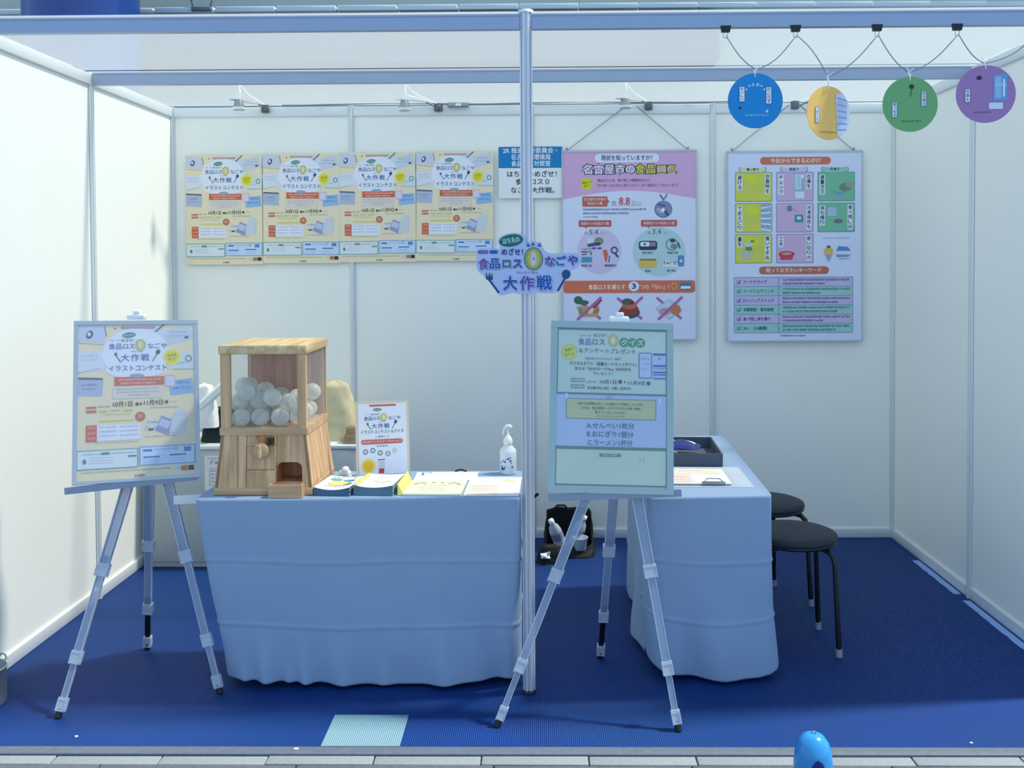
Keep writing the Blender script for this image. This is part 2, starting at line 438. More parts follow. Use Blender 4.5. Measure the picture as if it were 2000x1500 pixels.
# roof film, two bays, slightly wavy, resting on the beams
def film(y0, y1, seed):
    def fn(u, v):
        x = -2.0+4.0*u; y = y0+(y1-y0)*v
        sag = .012*math.sin(math.pi*v)
        wv = noise.noise(Vector((x*1.1+seed, y*7, 2)))*.011 + noise.noise(Vector((x*3.5, y*14+seed, 5)))*.004
        e = min(v, 1-v)*8
        return (x, y, H+.012-sag*.8+wv*min(1, e))
    return MB().grid(fn, 80, 36)
cl = sroot('ceiling')
film(-1.985, -1.005, 1.3).build('roof_sheet', M['film'], cl)
film(-.985, .02, 8.1).build('roof_sheet', M['film'], cl)
def beam(name, a, b, hh=.052, tk=.02):
    a = Vector(a); b = Vector(b); d = (b-a).normalized(); o = MB()
    s = Vector((-d.y, d.x, 0))*tk/2
    for z0, z1, k in ((-hh, -hh+.007, 1), (-hh+.007, -.007, .8), (-.007, 0, 1)):
        o.hexa([a-s*k+Vector((0,0,z0)), b-s*k+Vector((0,0,z0)), b+s*k+Vector((0,0,z0)), a+s*k+Vector((0,0,z0)),
                a-s*k+Vector((0,0,z1)), b-s*k+Vector((0,0,z1)), b+s*k+Vector((0,0,z1)), a+s*k+Vector((0,0,z1))])
    return struct(o.build(name, M['alu']))
beam('trim_1', (-1.962, -1.98, H+.001), (-.022, -1.98, H+.001), .052, .03)
beam('trim_2', (.022, -1.98, H+.001), (1.962, -1.98, H+.001), .052, .03)
beam('trim_3', (-1.962, -.99, H+.001), (1.962, -.99, H+.001), .054, .03)
# centre post
p = sroot('trim_4')
post_mesh(0, -1.98, .012, H+.012, .0235).build('post', M['pole'], p)
MB().lathe([(.024, 0), (.024, .012), (.012, .014)], (0, -1.98, 0), 16).build('levelling_foot', M['dark'], p)
MB().lathe([(.026, H+.006), (.026, H+.016), (.01, H+.02)], (0, -1.98, 0), 12).build('post_cap', M['rail'], p)

# things far behind the booth
b = thing('building', 'pale grey hall wall with a jointed ledge far behind the booth, above the front beam', 'building', (0, 9, 0))
MB().box((-16, 9.6, 0), (16, 10, 9)).build('facade', M['bwall'], b, True)
lo = []
for i in range(22):
    x0 = -11+i*.86
    z = 5.085+.0045*(i-6)**1.4 if i > 6 else 5.085
    yy = 8.7+.012*max(0, i-7)**1.6
    if i == 0: m0 = MB().box((-.42, -.1, 0), (.42, .1, .075), 0, .01).build('ledge_panel', M['bledge'], b); lo.append(m0)
    else: m0 = lo[0].copy(); COL.objects.link(m0)
    m0.location = (x0, yy-9, z)
MB().box((-11.5, 8.75, 4.4), (2.6, 9.6, 5.075)).build('soffit', M['bunder'], b, True)
c = thing('blue_column', 'thick glossy deep blue column behind the booth at the top left', 'column', (-5.97, 7.6, 0))
MB().lathe([(.72, 0), (.72, 7.5)], (0, 0, 0), 40).build('shaft', M['bcol'], c)
MB().lathe([(.76, 0), (.76, .2), (.72, .22)], (0, 0, 0), 40).build('base_ring', M['bgmetal'], c)
o = MB().tube([(-7.25, 7.6, 0), (-7.25, 7.6, 7)], .07, 12).build('downpipe', M['bledge']); tag(o, 'pale vertical pipe just left of the thick blue column', 'pipe')
l = thing('wall_lamp', 'small grey lamp bracket on the far wall right of the blue column', 'lamp', (-4.72, 8.6, 5.10))
MB().box((-.14, -.06, 0), (.14, .06, .06), 0, .01).build('lamp_base', M['bgmetal'], l)
MB().tube([(-.12, 0, .06), (-.16, 0, .2), (-.08, 0, .3)], .02, 6).tube([(.12, 0, .06), (.16, 0, .2), (.08, 0, .3)], .02, 6).build('lamp_yoke', M['bgmetal'], l)
for i, x in enumerate((-1.45, -.35)):
    o = MB().lathe([(.10, 0), (.13, .05), (.13, .26)], (0, 0, 0), 16).build('vent_stub', M['bledge'], b); o.location = (x, -.1, 4.78)

# ================================================================== TABLES AND CLOTHS
def lerp(a, b, t): return a+(b-a)*t
def quad_loop(c, rr, n):
    """rounded quad, n points, same parameter for top and bottom"""
    out = []; m = n//4
    for i in range(4):
        p = Vector(c[i]); q = Vector(c[(i+1) % 4]); d = (q-p); L = d.length; d.normalize()
        prv = Vector(c[(i-1) % 4]); e = (p-prv).normalized()
        k = 5
        for j in range(k):        # corner arc
            t = (j+.5)/k
            a = p-e*rr; b2 = p+d*rr
            out.append(a*(1-t)**2+p*2*t*(1-t)+b2*t*t)
        for j in range(m-k):
            t = (j+.5)/(m-k); out.append(lerp(p+d*rr, q-d*rr, t))
    return out
def cloth(name, top, bot, zt, hem, seed, label, cat, folds=(), creases=(.34, .70), rt=.018, rb=.07, vcre=()):
    n = 360; rows = 96
    T = quad_loop(top, rt, n); B = quad_loop(bot, rb, n)
    cen = sum((Vector(v) for v in top), Vector((0, 0)))/4
    mb = MB(); vs = []
    for j in range(rows+1):
        t = j/rows
        for i in range(n):
            a = T[i]; b2 = B[i]
            s = t**1.15
            p = a.lerp(b2, s)
            out = (p-cen).normalized()
            tn = (T[(i+1) % n]-T[i-1]).normalized(); nrm = Vector((tn.y, -tn.x))
            if nrm.dot(out) < 0: nrm = -nrm
            amp = 0
            amp += .010*t*noise.noise(Vector((p.x*5+seed, p.y*5, t*2.2)))
            amp += .004*t*noise.noise(Vector((p.x*14+seed, p.y*14, t*5)))
            for (fx, fy, wd, am, t0) in folds:
                d = math.hypot(p.x-fx-(0 if fy > -1.9 else (t-1)*.08), p.y-fy)
                if t > t0: amp += am*((t-t0)/(1-t0))**1.3*math.exp(-(d/wd)**2)
            for c in creases:
                tt = c+.006*math.sin(p.x*9+seed)+.004*noise.noise(Vector((p.x*4, p.y*4, 1)))
                amp += .0042*math.exp(-((t-tt)/.007)**2)-.0008*math.exp(-((t-tt-.02)/.02)**2)
            for vx in vcre:
                q = p.x if abs(nrm.y) > .7 else p.y
                amp += .0028*math.exp(-((q-vx-.004*math.sin(t*9))/.006)**2)*min(1, t*4)
            p = p+nrm*amp
            z = zt+(hem(i/n, p)-zt)*t
            if j == 0: z = zt
            elif j == 1: z = zt-.010
            vs.append((p.x, p.y, z))
    fs = [(j*n+i, (j+1)*n+i, (j+1)*n+(i+1) % n, j*n+(i+1) % n) for j in range(rows) for i in range(n)]
    mb.add(vs, fs, 0, True)
    mb.f.append(list(range(n))); mb.m.append(0); mb.sm.append(False)
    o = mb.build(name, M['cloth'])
    o.modifiers.new('thickness', 'SOLIDIFY').thickness = .0015
    return tag(o, label, cat)
def table(c, z, label):
    cen = sum((Vector(v) for v in c), Vector((0, 0)))/4
    t = thing('folding_table', label, 'table', (cen.x, cen.y, 0))
    ins = [cen+(Vector(v)-cen)*.975 for v in c]
    MB().prismz([(v.x, v.y) for v in ins], z-.03, z).build('tabletop', M['tabletop'], t, True)
    for v in c:
        q = cen+(Vector(v)-cen)*.3
        MB().tube([(q.x, q.y, 0), (q.x, q.y, z-.03)], .0125, 10).build('leg', M['steel'], t, True)
TA = [(-1.165, -2.03), (-.027, -2.015), (-.030, -1.565), (-1.165, -1.565)]
BA = [(-1.095, -1.945), (-.032, -1.94), (-.035, -1.60), (-1.12, -1.60)]
table(TA, .699, 'long folding table hidden under the white cloth that carries the wooden capsule machine')
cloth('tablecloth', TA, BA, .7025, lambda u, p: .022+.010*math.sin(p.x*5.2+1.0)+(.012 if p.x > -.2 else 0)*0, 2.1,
      'white cloth draped to the floor over the left table under the capsule machine', 'tablecloth',
      folds=((-1.02, -1.94, .02, .022, .70), (-.94, -1.94, .03, .040, .62), (-.86, -1.94, .018, .020, .72), (-.80, -1.94, .025, .034, .66), (-.67, -1.94, .04, .026, .72), (-.52, -1.94, .03, .016, .7), (-.3, -1.94, .05, .030, .6), (-.12, -1.94, .04, -.030, .5)),
      creases=(.335, .69), vcre=(-.665, -.30))
TB = [(.415, -2.02), (.855, -1.99), (.905, -.78), (.462, -.80)]
BB = [(.435, -1.88), (.920, -1.875), (.875, -.80), (.43, -.80)]
table(TB, .699, 'long folding table hidden under the white cloth in the right half of the booth')
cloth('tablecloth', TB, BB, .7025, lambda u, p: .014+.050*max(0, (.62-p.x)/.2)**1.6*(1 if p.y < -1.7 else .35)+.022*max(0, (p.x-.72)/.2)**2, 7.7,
      'white cloth draped to the floor over the right table with the grey tray', 'tablecloth',
      folds=((.50, -1.88, .05, .035, .5), (.60, -1.90, .035, -.020, .55), (.70, -1.90, .08, .060, .40), (.86, -1.90, .08, .035, .6), (.435, -1.5, .09, .03, .5), (.43, -1.15, .08, -.02, .5)),
      creases=(.36, .69), rb=.12, vcre=(.70,))

# ================================================================== PRINTED DESIGNS
NAVY = (38, 62, 120); TEAL = (30, 120, 120); GRN = (40, 140, 100); RED = (206, 84, 62); ORG = (218, 110, 66); YEL = (232, 220, 60)
BLU = (50, 120, 190); PUR = (122, 92, 160); DK = (58, 60, 66); GY = (150, 156, 168); WH = (240, 242, 244); LB = (196, 214, 236)
PALE = (230, 234, 244); TANC = (238, 226, 192); PINK = (226, 160, 160)
def logo(p, cx, cy, k, ol=None):
    """campaign heading; k = scale, 1 = 210 mm wide; ol = outline colour"""
    def t(s, x, y, w, h, c, b=.02):
        if ol: p.txt(s, cx+x*k, cy+y*k, w*k*1.03, h*k*1.03, ol, 3, b+.05)
        p.txt(s, cx+x*k, cy+y*k, w*k, h*k, c, 4, b)
    t('食', -91, -27, 22, 25, PUR); t('品', -67, -27, 22, 25, BLU); t('ロ', -43, -27, 17, 23, TEAL); t('ス', -21, -27, 19, 24, NAVY)
    p.ell(cx+9*k, cy-32*k, 19*k, 23*k, (190, 190, 84), 3); p.ell(cx+9*k, cy-32*k, 14.5*k, 18*k, (214, 206, 120), 4)
    p.ell(cx+9*k, cy-32*k, 6*k, 14*k, (224, 220, 234), 5)
    t('な', 46, -27, 21, 23, PUR); t('ご', 70, -27, 21, 23, BLU); t('や', 94, -27, 21, 23, NAVY)
    t('大', -45, 17, 29, 30, BLU, .03); t('作', -10, 17, 29, 30, PUR, .03); t('戦', 26, 17, 29, 30, BLU, .03)
    t('めざせ！', -36, -50, 44, 13, NAVY, .02)
    p.dashes(cx-100*k, cy-51*k, cx-82*k, 5*k, PUR, 4); p.dashes(cx-76*k, cy-51*k, cx-60*k, 5*k, BLU, 4)
    p.dashes(cx-24*k, cy-7*k, cx+18*k, 4*k, BLU, 4)
def cutlery(p, cx, cy, k, c=(70, 80, 96)):
    p.ell(cx+72*k, cy-4*k, 8*k, 10*k, c, 4, 16, 25); p.line(cx+68*k, cy+4*k, cx+52*k, cy+32*k, 3.2*k, c, 4)
    p.poly([(cx-84*k, cy-6*k), (cx-82*k, cy+6*k), (cx-77*k, cy+9*k), (cx-72*k, cy+4*k), (cx-75*k, cy-8*k), (cx-77*k, cy+1*k), (cx-80*k, cy-7*k), (cx-80*k, cy+2*k)], c, 4)
    p.line(cx-77*k, cy+6*k, cx-60*k, cy+34*k, 3.2*k, c, 4)
def contest_print(parent, step=.00028, sx=1, sz=1, W=420, Hh=594):
    p = Print(W, Hh, step, sx=sx, sz=sz)
    # drawings pinned round the heading
    p.rect(0, 6, 96, 70, (206, 214, 230), 1, 4); p.rect(300, 18, 412, 78, (206, 214, 226), 1, -14)
    p.rect(0, 108, 92, 184, (222, 228, 236), 1, -4); p.rect(318, 118, 420, 182, (216, 226, 232), 1, 3)
    p.rect(0, 208, 88, 278, (180, 192, 214), 1, 3); p.rect(2, 208, 86, 216, (92, 104, 128), 2, 3)
    p.rect(326, 224, 414, 282, (150, 190, 228), 1, -6); p.rect(258, 10, 312, 60, (214, 222, 234), 1, 38)
    p.line(0, 74, 92, 82, 1.6, (140, 146, 150), 2); p.line(0, 190, 80, 172, 1.6, (140, 146, 150), 2); p.line(340, 184, 420, 184, 1.6, (140, 150, 140), 2)
    p.ell(40, 42, 12, 17, (86, 96, 122), 2, 16, 20); p.ell(38, 40, 6, 8, PALE, 3, 12)
    p.dashes(8, 125, 76, 9, (170, 186, 206), 2, 4); p.dashes(14, 140, 70, 9, (180, 194, 210), 2, 5)
    p.dashes(330, 36, 396, 8, (150, 162, 186), 2, 6); p.dashes(320, 52, 390, 8, (160, 172, 190), 2, 7); p.rect(384, 52, 400, 62, (90, 98, 116), 2, -14)
    p.dashes(14, 236, 66, 9, (110, 128, 168), 3, 8); p.dashes(14, 252, 60, 8, (130, 144, 180), 3, 9)
    p.ring(398, 142, 12, 14, 4, (90, 130, 96), 3); p.dashes(342, 160, 384, 8, (140, 160, 160), 3, 3)
    p.dashes(340, 236, 400, 13, (64, 100, 164), 2, 10); p.dashes(340, 258, 404, 14, (70, 130, 200), 2, 11)
    p.ell(206, 118, 122, 100, (232, 236, 246), 2, 40)
    p.ell(206, 180, 110, 34, (232, 236, 246), 2.3, 30)
    p.line(276, 34, 312, -0+2, 6, (96, 124, 70), 3); p.line(92, 10, 100, 50, 3, (120, 130, 110), 3)
    p.rect(152, 11, 274, 20, (178, 132, 158), 3); p.dashes(158, 15.5, 270, 5, WH, 4, 2); p.rect(126, 16, 134, 21, RED, 3, 30)
    p.ell(180, 46, 25, 11, (66, 140, 120), 3, 24, -6); p.txt('はち丸の', 180, 46, 36, 11, WH, 4, .02, -6)
    logo(p, 212, 118, 1.02); cutlery(p, 212, 118, 1.02)
    p.txt('イラストコンテスト', 212, 176, 208, 25, (62, 92, 130), 4, .025)
    p.ell(336, 135, 33, 33, (238, 230, 120), 3, 30); p.ell(336, 135, 25, 25, YEL, 4, 20)
    p.txt('参加賞', 336, 128, 34, 12, (170, 160, 30), 5, .02, -8); p.txt('あり', 336, 143, 26, 12, (170, 160, 30), 5, .02, -8)
    # ribbon and dates
    p.rect(128, 209, 306, 242, (216, 104, 74), 3); p.dashes(142, 220, 296, 7.5, WH, 4, 21); p.dashes(150, 234, 278, 7.5, WH, 4, 22)
    p.ell(208, 205, 26, 8, (150, 176, 190), 4); p.rrect(308, 206, 348, 252, 5, (226, 190, 196), 3); p.rect(312, 211, 344, 247, (214, 220, 236), 4)
    p.rect(122, 246, 300, 292, (228, 218, 206), 3); p.dashes(136, 256, 286, 6, (140, 150, 176), 4, 23); p.dashes(136, 268, 290, 6, (140, 150, 176), 4, 24); p.dashes(176, 280, 250, 6, (140, 150, 176), 4, 25)
    p.rect(30, 318, 66, 326, (210, 120, 96), 3); p.rect(30, 332, 66, 342, (210, 120, 96), 3)
    p.dashes(74, 320, 116, 7, (120, 140, 60), 4, 26); p.txt('10月1日', 158, 313, 68, 23, (76, 72, 66), 4, .02); p.ell(209, 314, 6.5, 6.5, (76, 72, 66), 4, 16)
    p.poly([(219, 308), (219, 320), (229, 314)], (76, 72, 66), 4); p.txt('11月9日', 268, 311, 68, 23, (76, 72, 66), 4, .02); p.ell(315, 310, 6.5, 6.5, (76, 72, 66), 4, 16)
    p.dashes(328, 310, 356, 4, GY, 4, 27)
    p.rect(76, 334, 106, 340, (220, 206, 60), 3); p.dashes(114, 336, 148, 5, (120, 110, 90), 4, 28); p.rect(158, 333, 194, 339, (220, 206, 60), 3)
    p.dashes(254, 331, 360, 5, (130, 120, 100), 4, 29); p.rect(76, 372, 200, 376, (226, 212, 60), 3); p.dashes(86, 350, 184, 10, (212, 208, 150), 3, 30)
    p.ell(220, 362, 18, 18, (206, 104, 74), 3); p.txt('賞', 220, 362, 20, 20, (232, 190, 160), 4, .02)
    p.rrect(30, 388, 70, 450, 3, (214, 106, 72), 3)
    for i in range(3): p.dashes(36, 398+i*20, 64, 8, (240, 214, 196), 4, 31+i)
    p.rect(68, 388, 222, 448, (232, 236, 244), 3)
    for i in range(3): p.dashes(76, 398+i*16, 136, 6, (120, 140, 180), 4, 34+i); p.dashes(148, 398+i*16, 214, 6, (120, 140, 180), 4, 38+i)
    p.rect(282, 370, 336, 430, (150, 160, 200), 3, 24); p.rect(288, 378, 326, 408, (196, 206, 226), 4, 24); p.rect(330, 362, 384, 432, (212, 216, 224), 3, 10)
    p.ell(262, 392, 22, 16, (222, 222, 226), 4, 18); p.dashes(246, 386, 282, 9, (90, 92, 110), 5, 41); p.dashes(236, 412, 274, 12, (200, 200, 204), 4, 42); p.rect(250, 410, 268, 416, (60, 62, 70), 5, -10)
    p.ell(366, 352, 20, 12, (206, 216, 232), 4); p.dashes(238, 440, 350, 5, (190, 130, 90), 4, 43); p.dashes(60, 456, 210, 4, (160, 130, 90), 4, 44)
    # info boxes
    p.rect(0, 480, 212, 552, (110, 178, 180), 3); p.rect(2, 484, 208, 548, (226, 234, 236), 4); p.rect(216, 476, 418, 548, (120, 176, 216), 3); p.rect(220, 480, 414, 544, (206, 224, 244), 4)
    p.dashes(20, 496, 200, 6, (120, 150, 140), 5, 45); p.rect(84, 490, 112, 500, (96, 150, 130), 5); p.ell(26, 522, 7, 10, (110, 130, 130), 5, 12)
    for i in range(3): p.dashes(44, 510+i*10, 124, 4, (160, 176, 180), 5, 46+i)
    p.rect(176, 506, 206, 512, (70, 136, 120), 5); p.rect(230, 488, 262, 496, BLU, 5); p.dashes(270, 490, 356, 7, (130, 150, 176), 5, 50); p.ring(350, 488, 7, 8, 2, (180, 170, 90), 5)
    p.rect(230, 514, 288, 520, BLU, 5); p.rect(324, 510, 384, 516, BLU, 5); p.rect(376, 484, 402, 502, (90, 140, 196), 5)
    for i in range(2): p.dashes(230, 528+i*9, 286, 4, (130, 160, 200), 5, 52+i); p.dashes(322, 526+i*9, 380, 4, (130, 160, 200), 5, 55+i)
    p.dashes(16, 562, 330, 5, (160, 140, 110), 4, 60); p.rect(366, 556, 388, 574, (196, 124, 64), 4); p.rect(391, 556, 412, 574, (52, 44, 42), 4); p.rect(344, 558, 362, 568, (190, 214, 236), 4)
    p.txt('名古屋市', 218, 583, 36, 9, (60, 60, 66), 4, .02)
    return p.build('printed_design', parent)
def quiz_print(parent):
    p = Print(420, 594, .0003, sx=.9, sz=.9)
    G = (76, 140, 132); LG = (204, 224, 214)
    p.rect(0, 0, 420, 594, G, 1); p.rect(4, 7, 416, 246, LG, 2); p.rect(-3, 254, 418, 448, (186, 206, 236), 2); p.rect(4, 460, 416, 588, (206, 224, 204), 2)
    for s_, x, c, w_ in (('食', 92, PUR, 24), ('品', 118, BLU, 23), ('ロ', 144, TEAL, 18), ('ス', 171, NAVY, 22)): p.txt(s_, x, 52, w_, 28, c, 4, .03)
    p.txt('めざせ！', 164, 26, 50, 15, (70, 76, 90), 4, .02); p.dashes(84, 28, 110, 6, PUR, 4, 1); p.dashes(112, 28, 130, 6, BLU, 4, 2)
    p.ell(214, 44, 21, 25, (198, 190, 96), 3); p.ell(214, 44, 15, 19, (214, 208, 140), 4); p.ell(214, 44, 6, 13, (232, 232, 236), 5)
    for s_, x in (('ク', 256), ('イ', 287), ('ズ', 318)): p.ell(x, 51, 19, 19, (52, 156, 104), 3); p.txt(s_, x, 52, 22, 24, WH, 5, .04)
    p.txt('＆アンケートプレゼント', 192, 86, 216, 21, (80, 92, 128), 4, .03)
    p.ell(46, 92, 31, 31, (200, 210, 90), 3, 12); p.ell(46, 92, 27, 27, (222, 226, 90), 4, 24); p.txt('抽選で', 46, 84, 36, 13, (140, 160, 20), 5, .02, -8); p.txt('当たる', 46, 102, 36, 13, (140, 160, 20), 5, .02, -8)
    p.txt('全問正解された方の中から、抽選で', 176, 116, 140, 10, DK, 4, .0)
    p.txt('デジタルギフト「図書カードネットギフト」', 176, 136, 256, 15, (42, 48, 52), 4, .035)
    p.txt('または「QUOカードPay」500円分を', 176, 155, 214, 14, (42, 48, 52), 4, .035); p.txt('プレゼント！', 176, 173, 76, 13, (42, 48, 52), 4, .035)
    p.rrect(312, 88, 364, 188, 6, (74, 120, 196), 3); p.rrect(316, 92, 360, 184, 4, (196, 214, 240), 4); p.dashes(320, 112, 356, 8, (74, 110, 170), 5, 3); p.dashes(330, 132, 356, 5, (90, 120, 180), 5, 5); p.dashes(324, 152, 350, 5, (90, 120, 180), 5, 6)
    p.rect(368, 92, 416, 190, (186, 210, 240), 3); p.rect(368, 90, 416, 98, (40, 84, 160), 4); p.rect(368, 134, 416, 142, (50, 110, 190), 4); p.rect(368, 160, 416, 166, (40, 84, 160), 4); p.rect(368, 170, 416, 174, (40, 84, 160), 4); p.dashes(374, 149, 412, 6, (50, 80, 140), 5, 7); p.txt('¥', 392, 112, 8, 12, NAVY, 5); p.rect(368, 184, 416, 189, (60, 110, 180), 4)
    p.rect(54, 192, 106, 207, (96, 158, 140), 3); p.txt('応募期間', 80, 200, 44, 10, WH, 5, .02); p.txt('2025年', 132, 205, 40, 9, (70, 90, 90), 4)
    p.txt('10月1日', 196, 204, 62, 18, (50, 70, 78), 4, .03); p.ell(242, 202, 8, 8, (70, 90, 96), 4, 18); p.poly([(258, 197), (258, 208), (266, 203)], (70, 90, 96), 4)
    p.txt('11月9日', 304, 206, 62, 18, (50, 70, 78), 4, .03); p.ell(350, 206, 8, 8, (70, 90, 96), 4, 18)
    p.rect(54, 216, 106, 231, (96, 158, 140), 3); p.txt('参加資格', 80, 224, 44, 10, WH, 5, .02); p.txt('名古屋市内に在住・在勤・在学の方', 200, 228, 166, 12, (44, 56, 60), 4, .03)
    # taped question sheet
    p.rect(36, 268, 380, 346, (150, 160, 134), 3); p.rect(40, 272, 376, 342, (204, 208, 160), 4)
    p.txt('日本では年間472万トンの食品ロスが発生しています。', 206, 288, 250, 11.5, (52, 64, 48), 5, .03)
    p.txt('これは、毎日国民一人がどれだけの食べ物を', 206, 304, 230, 11.5, (52, 64, 48), 5, .03); p.txt('捨てていることになる？', 206, 320, 116, 11.5, (52, 64, 48), 5, .03); p.dashes(154, 334, 262, 5, (66, 78, 60), 5, 9)
    p.txt('Q1.', 204, 262, 30, 14, (90, 130, 150), 4, .01)
    for i, s_ in enumerate(('A.せんべい1枚分', 'B.おにぎり1個分', 'C.ラーメン1杯分')): p.txt(s_, 206, 370+i*32, (180, 176, 170)[i], 25, (56, 98, 148), 4, .03)
    p.rect(34, 250, 42, 270, (226, 234, 244), 5); p.rect(390, 262, 398, 282, (226, 234, 244), 5)
    p.rect(166, 474, 246, 485, (80, 140, 120), 4); p.dashes(178, 479.5, 236, 6, WH, 5, 12)
    p.line(322, 486, 318, 502, 1.2, (110, 130, 150), 4); p.line(336, 486, 332, 504, 1.2, (110, 130, 150), 4)
    return p.build('printed_design', parent)
def statistics_print(parent):
    p = Print(728, 1030, .0004)
    p.rect(0, 0, 728, 1030, (220, 226, 246), 1)
    pts = [(0, 262)]+[(i*728/16, 262-46*math.sin(math.pi*i/16)) for i in range(1, 16)]+[(728, 262), (728, 0), (0, 0)]
    p.poly(pts, (214, 172, 210), 2)
    p.rrect(178, 14, 528, 62, 22, (224, 232, 246), 3); p.txt('現状を知っていますか？', 352, 38, 280, 32, NAVY, 4, .03)
    for s_, x0 in (('名', 138), ('古', 198), ('屋', 256), ('市', 314), ('の', 370)):
        p.txt(s_, x0, 100, 58, 62, (52, 46, 100), 4, .09); p.txt(s_, x0, 100, 50, 56, WH, 5, .03)
    for s_, x0 in (('食', 424), ('品', 482), ('ロ', 540), ('ス', 596)):
        p.txt(s_, x0, 100, 56, 60, (60, 60, 60), 4, .09); p.txt(s_, x0, 100, 48, 54, (226, 226, 70), 5, .03)
    p.ell(132, 178, 33, 33, (216, 218, 50), 3, 14); p.txt('食品ロスって', 132, 170, 50, 14, (110, 120, 20), 5, .03, -6); p.txt('なに？', 132, 188, 32, 14, (110, 120, 20), 5, .03, -6)
    p.txt('食品ロスとは、食べ残しや期限切れなど、', 336, 160, 290, 18, (96, 70, 130), 4, .01)
    p.txt('まだ食べられるのに捨てられてしまう食品のことをいいます。', 412, 187, 440, 18, (150, 60, 120), 4, .01)
    p.rrect(108, 246, 246, 302, 8, (196, 104, 90), 3); p.txt('名古屋市の年間の', 177, 262, 118, 17, (240, 220, 214), 4, .02); p.txt('食品ロス量', 177, 284, 82, 17, (240, 220, 214), 4, .02); p.poly([(246, 264), (246, 284), (258, 274)], (196, 104, 90), 3)
    p.txt('約', 281, 282, 22, 24, (120, 130, 150), 4); p.txt('8.8', 338, 272, 58, 56, (206, 90, 110), 4, .03); p.txt('万トン', 404, 284, 56, 26, (150, 160, 176), 4, .01); p.rect(266, 294, 430, 297, (180, 200, 130), 3)
    p.dashes(112, 318, 458, 12, (70, 110, 140), 4, 71, .12); p.dashes(112, 339, 360, 12, (70, 110, 140), 4, 72, .12); p.dashes(112, 358, 194, 8, (90, 120, 150), 4, 73, .12)
    SL = (84, 108, 150)
    p.ell(550, 318, 48, 46, SL, 3); p.ell(550, 318, 44, 42, (128, 148, 182), 4); p.poly([(550, 272), (528, 240), (536, 236), (552, 262), (566, 236), (574, 240)], SL, 4)
    p.ell(540, 296, 26, 9, (96, 108, 150), 5, 12, 10); p.ell(566, 312, 20, 8, (150, 130, 160), 6, 12, -35); p.ell(534, 326, 24, 11, (196, 170, 186), 5, 12, 25); p.ell(566, 338, 18, 9, (80, 90, 126), 6, 12, 60); p.rect(540, 312, 556, 332, WH, 7, 30)
    for x0, x1, s_ in ((88, 266, '家庭からの食品ロス量'), (428, 624, '事業者からの食品ロス量')):
        p.rrect(x0, 376, x1, 412, 5, (190, 96, 92), 3); p.txt(s_, (x0+x1)/2, 394, (x1-x0)*.86, 18, (240, 222, 220), 4, .02); p.poly([(x0+34, 412), (x0+48, 412), (x0+41, 422)], (190, 96, 92), 3)
    p.ell(200, 545, 120, 124, (208, 200, 228), 2, 40); p.ell(526, 550, 144, 134, (182, 214, 218), 2, 40)
    for x0, v in ((176, '5.4'), (520, '3.4')):
        p.txt('約', x0-48, 446, 16, 18, (120, 130, 140), 4); p.txt(v, x0-6, 440, 48, 40, (110, 116, 128), 4, .01); p.txt('万トン', x0+52, 448, 44, 18, (140, 150, 160), 4)
    # food drawings on the two discs
    p.poly([(130, 478), (150, 470), (176, 472), (176, 496), (136, 506)], (206, 224, 230), 4); p.ell(198, 490, 26, 22, (130, 150, 130), 4, 18); p.poly([(132, 506), (180, 496), (206, 512), (140, 522)], (86, 84, 130), 4); p.ell(196, 506, 12, 8, (60, 70, 80), 5)
    for i in range(2): p.rect(160+i*30, 524, 182+i*30, 534, (70, 84, 140), 4)
    p.rect(100, 576, 160, 606, (60, 158, 182), 4); p.dashes(102, 556, 164, 26, (86, 104, 120), 4, 75, .05); p.dashes(106, 536, 156, 16, (110, 130, 140), 4, 76, .1)
    p.poly([(218, 540), (240, 536), (248, 560), (240, 606), (232, 600)], (210, 110, 76), 4); p.line(256, 570, 252, 606, 7, (60, 120, 140), 4); p.ring(282, 540, 20, 20, 8, (60, 76, 120), 4); p.line(286, 556, 302, 578, 11, (60, 76, 120), 4)
    p.txt('野菜の皮', 130, 624, 56, 14, (40, 60, 90), 4, .03); p.txt('賞味期限切れ', 262, 624, 66, 14, (40, 60, 90), 4, .03)
    p.rrect(416, 490, 516, 540, 14, (50, 66, 92), 4); p.rrect(424, 496, 474, 520, 6, (226, 234, 244), 5); p.rrect(476, 496, 508, 520, 6, (150, 130, 140), 5); p.ell(448, 508, 7, 6, (60, 80, 120), 6)
    p.ring(596, 510, 34, 34, 6, (100, 140, 150), 4); p.ell(606, 520, 18, 14, (120, 140, 150), 5); p.ell(600, 490, 14, 10, (60, 76, 90), 5); p.line(630, 500, 640, 532, 8, (70, 90, 100), 5)
    p.txt('売れ残り', 464, 556, 58, 14, (40, 60, 90), 4, .03); p.txt('食品不良', 600, 556, 58, 14, (40, 60, 90), 4, .03)
    p.rect(416, 594, 512, 638, (222, 190, 96), 4); p.rect(420, 588, 510, 598, (150, 130, 70), 5); p.poly([(540, 632), (562, 600), (650, 606), (640, 634)], (220, 232, 232), 4); p.dashes(552, 612, 630, 18, (60, 84, 90), 5, 78, .3); p.rrect(628, 570, 662, 630, 8, (90, 140, 190), 5); p.ell(645, 600, 8, 8, (216, 228, 240), 6)
    p.txt('返品', 464, 654, 30, 14, (40, 60, 90), 4, .03); p.txt('食べ残し', 596, 654, 54, 14, (40, 60, 90), 4, .03)
    # orange band
    p.rrect(4, 706, 722, 774, 16, (214, 116, 84), 3); p.txt('食品ロスを減らす', 240, 742, 200, 30, (248, 234, 222), 5, .04)
